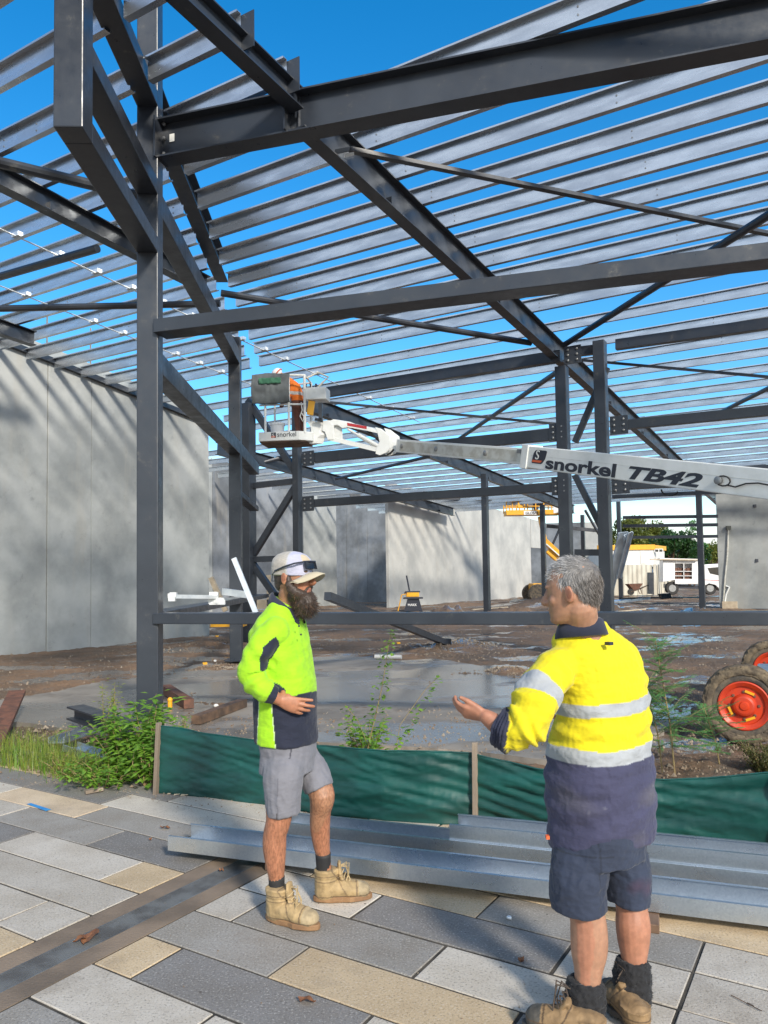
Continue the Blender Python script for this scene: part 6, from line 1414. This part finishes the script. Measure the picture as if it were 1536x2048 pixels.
tree('broadleaf_tree', 'lower dark green tree behind the white truck', tp(1378, 84), 5.0, 2.6, M['leafd'], 3600, .18, 4)
tree('gum_tree', 'thin sparse grey-green tree rising beside the thin dark column', tp(1388, 95), 8.6, 1.7, M['fern'], 900, .17, 5)
tree('broadleaf_tree', 'distant olive tree above the truck cab', tp(1420, 120), 6.4, 4.0, M['leafau'], 3200, .25, 6)
tree('broadleaf_tree', 'distant dark tree behind the truck cab at the wall edge', tp(1445, 130), 6.0, 4.0, M['leafd'], 3000, .25, 7)
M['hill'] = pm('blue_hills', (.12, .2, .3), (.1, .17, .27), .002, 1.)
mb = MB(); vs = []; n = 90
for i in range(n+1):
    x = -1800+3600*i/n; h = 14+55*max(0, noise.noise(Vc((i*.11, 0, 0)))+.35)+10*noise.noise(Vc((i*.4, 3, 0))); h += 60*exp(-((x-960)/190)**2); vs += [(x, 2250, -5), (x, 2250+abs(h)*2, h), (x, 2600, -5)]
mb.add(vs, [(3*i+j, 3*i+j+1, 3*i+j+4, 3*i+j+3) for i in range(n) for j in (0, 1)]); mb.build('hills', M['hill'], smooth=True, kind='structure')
# ================================================================ plants by the fence
def leafq(mb, p, d, up, L_, W_):
    d = Vc(d).normalized(); s_ = d.cross(Vc(up)).normalized()*W_; u2 = s_.cross(d).normalized(); mb.add([p, p+d*L_*.4+s_-u2*L_*.04, p+d*L_-u2*L_*.15, p+d*L_*.4-s_-u2*L_*.04, p+d*L_*.45+u2*L_*.05], [(0, 1, 4), (1, 2, 4), (2, 3, 4), (3, 0, 4)])
def bushy(name, label, base, stems, H_, spread, mat, ll, lw, dens, seed, lean=(0, 0), bare=.1, cat_='plant', droop=.4):
    rs_ = random.Random(seed); t = thing(name, label, cat_, base); ms = MB(); ml = MB()
    for k in range(stems):
        a = rs_.uniform(0, 6.28); r = spread*rs_.random()**.6; h = H_*rs_.uniform(.45, 1); b0 = base+Vc((cos(a)*r*.35, sin(a)*r*.35, 0)); top = base+Vc((cos(a)*r+lean[0]*h, sin(a)*r+lean[1]*h, h)); mid = (b0+top)/2+Vc((rs_.uniform(-.05, .05), rs_.uniform(-.05, .05), h*.12)); ms.tube([b0, mid, top], [.005, .004, .0015], 5)
        n_ = int(dens*h)
        for i in range(n_):
            f_ = bare+(1-bare)*i/max(1, n_-1); p = (b0*(1-f_)+mid*f_)*(1-f_)+(mid*(1-f_)+top*f_)*f_; aa = i*2.4+rs_.uniform(-.4, .4); d = Vc((cos(aa), sin(aa), rs_.uniform(-droop, .5))); q = p
            if rs_.random() < .5: q = p+d.normalized()*ll*rs_.uniform(.5, 2.2)
            leafq(ml, q, d, (0, 0, 1), ll*rs_.uniform(.6, 1.25), lw*rs_.uniform(.7, 1.2))
    ms.build('stem', M['stem'], t); ml.build('foliage', mat, t)
bushy('weed_shrub', 'leafy green shrub growing at the foot of the corner column', G(262, 1548), 34, .62, .36, M['leaf'], .085, .024, 85, 1)
bushy('weed_shrub', 'dark leaved weed pressed against the left fence stake', G(300, 1572), 18, .5, .17, M['leaf'], .08, .024, 80, 2)
bushy('weed_shrub', 'low sprawling weed spilling over the edge of the pavers', G(215, 1568), 30, .2, .42, M['leaf'], .055, .018, 150, 3)
bushy('weed_shrub', 'tall thin yellow-green seedling rising left of the corner column', G(222, 1530), 5, .95, .1, M['leafy'], .04, .011, 90, 4, bare=.3)
bushy('weed_shrub', 'leafy sprig leaning in front of the corner column', G(275, 1556), 8, .74, .15, M['leaf'], .095, .026, 50, 5, lean=(.14, 0), bare=.25)
bushy('weed_shrub', 'low green weed left of the galvanised scraps', G(140, 1552), 18, .22, .4, M['leafy'], .035, .011, 110, 6)
bushy('weed', 'small weed growing behind the left end of the fence', G(372, 1470), 7, .25, .1, M['leaf'], .035, .01, 70, 7)
bushy('vine_weed', 'heart leaved weed at the fence behind the bearded man, with one very tall stem', G(733, 1512), 20, .36, .3, M['leaf'], .06, .034, 60, 8)
t = [o for o in C.objects if o.name.startswith('vine_weed')][0]
mb = MB(); a = D(733, 1508, 5.7); e = D(783, 1258, 5.5); mb.tube([a, (a+e)/2+Vc((.02, 0, .02)), e], [.005, .0035, .0015], 6); mb.tube([D(790, 1508, 5.6), D(800, 1450, 5.6), D(850, 1380, 5.6), D(880, 1350, 5.6)], .0025, 5); mb.tube([D(740, 1500, 5.7), D(715, 1440, 5.7), D(690, 1410, 5.7)], .0022, 5); mb.build('tall_stem', M['stem'], t)
mb = MB(); rs = random.Random(31)
for i in range(130): f_ = rs.random(); p = a*(1-f_)+e*f_+Vc((rs.uniform(-.09, .09)*(1-f_*.7), rs.uniform(-.08, .08), rs.uniform(-.02, .02))); leafq(mb, p, (rs.uniform(-1, 1), rs.uniform(-1, 1), rs.uniform(-.5, .5)), (0, 0, 1), .032+.02*(1-f_), .014)
for i in range(60): f_ = rs.random(); p = D(790+90*f_+rs.uniform(-9, 9), 1500-150*f_+rs.uniform(-9, 9), 5.6); leafq(mb, p, (rs.uniform(-1, 1), rs.uniform(-1, 1), rs.uniform(-.5, .5)), (0, 0, 1), .04, .018)
for i in range(50): f_ = rs.random(); p = D(745-60*f_+rs.uniform(-12, 12), 1500-90*f_+rs.uniform(-9, 9), 5.7); leafq(mb, p, (rs.uniform(-1, 1), rs.uniform(-1, 1), rs.uniform(-.5, .5)), (0, 0, 1), .036, .014)
mb.build('upper_leaves', M['leaf'], t)
def fern(name, label, base, H_, nb, seed, sp_=.5):
    rs_ = random.Random(seed); t = thing(name, label, 'plant', base); ms = MB(); ml = MB(); trunk = [base, base+Vc((-.03, 0, H_*.4)), base+Vc((-.09, 0, H_*.75)), base+Vc((-.13, 0, H_))]; ms.tube(trunk, [.007, .006, .004, .002], 6)
    for k in range(nb):
        f_ = .15+.85*rs_.random(); j = min(2, int(f_*3)); p = trunk[j].lerp(trunk[j+1], f_*3-j) if f_ < 1 else trunk[3]; a = rs_.uniform(0, 6.28); L_ = sp_*rs_.uniform(.35, 1)*(1.15-.5*f_); tip = p+Vc((cos(a)*L_, sin(a)*L_, rs_.uniform(-.02, .2)*L_*3)); ms.tube([p, (p+tip)/2+Vc((0, 0, .03)), tip], [.002, .0015, .0008], 4)
        n_ = int(L_*85)
        for i in range(n_):
            q = p.lerp(tip, (i+.5)/n_)+Vc((0, 0, .02)); ax = (tip-p).normalized(); sd_ = ax.cross(Vc((0, 0, 1))).normalized()
            for s_ in (-1, 1):
                d = sd_*s_*.8+ax*.5+Vc((0, 0, rs_.uniform(-.3, .1))); leafq(ml, q, d, (0, 0, 1), .036*rs_.uniform(.6, 1.2), .0055)
    ms.build('stem', M['stem'], t); ml.build('fronds', M['fern'], t)
fern('wattle_sapling', 'feathery wattle sapling growing behind the fence between the man and the orange wheel', G(1350, 1552), 1.15, 60, 3, .5)
fern('wattle_sapling', 'smaller feathery sapling just right of the grey haired mans shirt', G(1325, 1545), .8, 34, 4, .4)
fern('wattle_sapling', 'low feathery sapling in front of the orange wheel', G(1440, 1535), .55, 26, 5, .42)
bushy('moss_clump', 'shaggy olive green clump below the orange wheel at the right edge', G(1535, 1545), 60, .26, .22, M['moss'], .03, .006, 260, 9, bare=.0, droop=1.2)
def grass(name, label, pts, n_, h, mat, seed, kind=None, yl_=None):
    rs_ = random.Random(seed); mb = MB()
    for i in range(n_):
        P = rs_.choice(pts); x, y = P[0]+rs_.gauss(0, P[2]), P[1]+rs_.gauss(0, P[2]*.45); hh_ = h*rs_.uniform(.35, 1); a = rs_.uniform(0, 6.28); l_ = rs_.uniform(.2, .9)*hh_; b0 = Vc((x, y, 0)); m_ = b0+Vc((cos(a)*l_*.3, sin(a)*l_*.3, hh_*.65)); e = b0+Vc((cos(a)*l_, sin(a)*l_, hh_)); w_ = Vc((-sin(a), cos(a), 0))*rs_.uniform(.0015, .003); mb.add([b0-w_, b0+w_, m_+w_*.8, m_-w_*.8, e], [(0, 1, 2, 3), (3, 2, 4)])
    o = solo(mb, name, mat, label, 'grass', kind='stuff'); return o
gp_ = [(G(x, y).x, G(x, y).y, .14) for x, y in ((0, 1530), (40, 1532), (80, 1538), (120, 1545), (160, 1552), (30, 1500), (100, 1510), (190, 1560))]
grass('long_grass', 'long green and straw coloured grass along the far edge of the pavers at the left', gp_, 900, .3, M['leafy'], 1); grass('green_grass', 'fresh green grass mixed in the straw grass left of the shrub', gp_, 650, .24, M['leaf'], 2)
for k, (px, py, w_, lb) in enumerate(((1320, 1692, .05, 'green grass tuft at the fence foot right of the grey haired mans shorts'), (1375, 1702, .07, 'straw coloured grass tuft at the fence foot, right of the green one'), (950, 1652, .035, 'dry grass tuft at the foot of the fence stake'))):
    P = G(px, py); mb = MB(); rs_ = random.Random(k)
    for i in range(240): a = rs_.uniform(0, 6.28); b0 = P+Vc((rs_.gauss(0, w_), rs_.gauss(0, w_*.3), 0)); l_ = rs_.uniform(.02, .06); e = b0+Vc((cos(a)*l_, sin(a)*l_, rs_.uniform(.02, .075))); w2 = Vc((-sin(a), cos(a), 0))*.0014; mb.add([b0-w2, b0+w2, e], [(0, 1, 2)])
    solo(mb, 'grass_tuft', M['leaf'] if k == 0 else M['moss'], lb, 'grass tuft')
bushy('weed_shrub', 'weeds and low growth on the soil at the left edge beyond the paving', G(60, 1500), 10, .18, .3, M['leafy'], .03, .009, 90, 22)
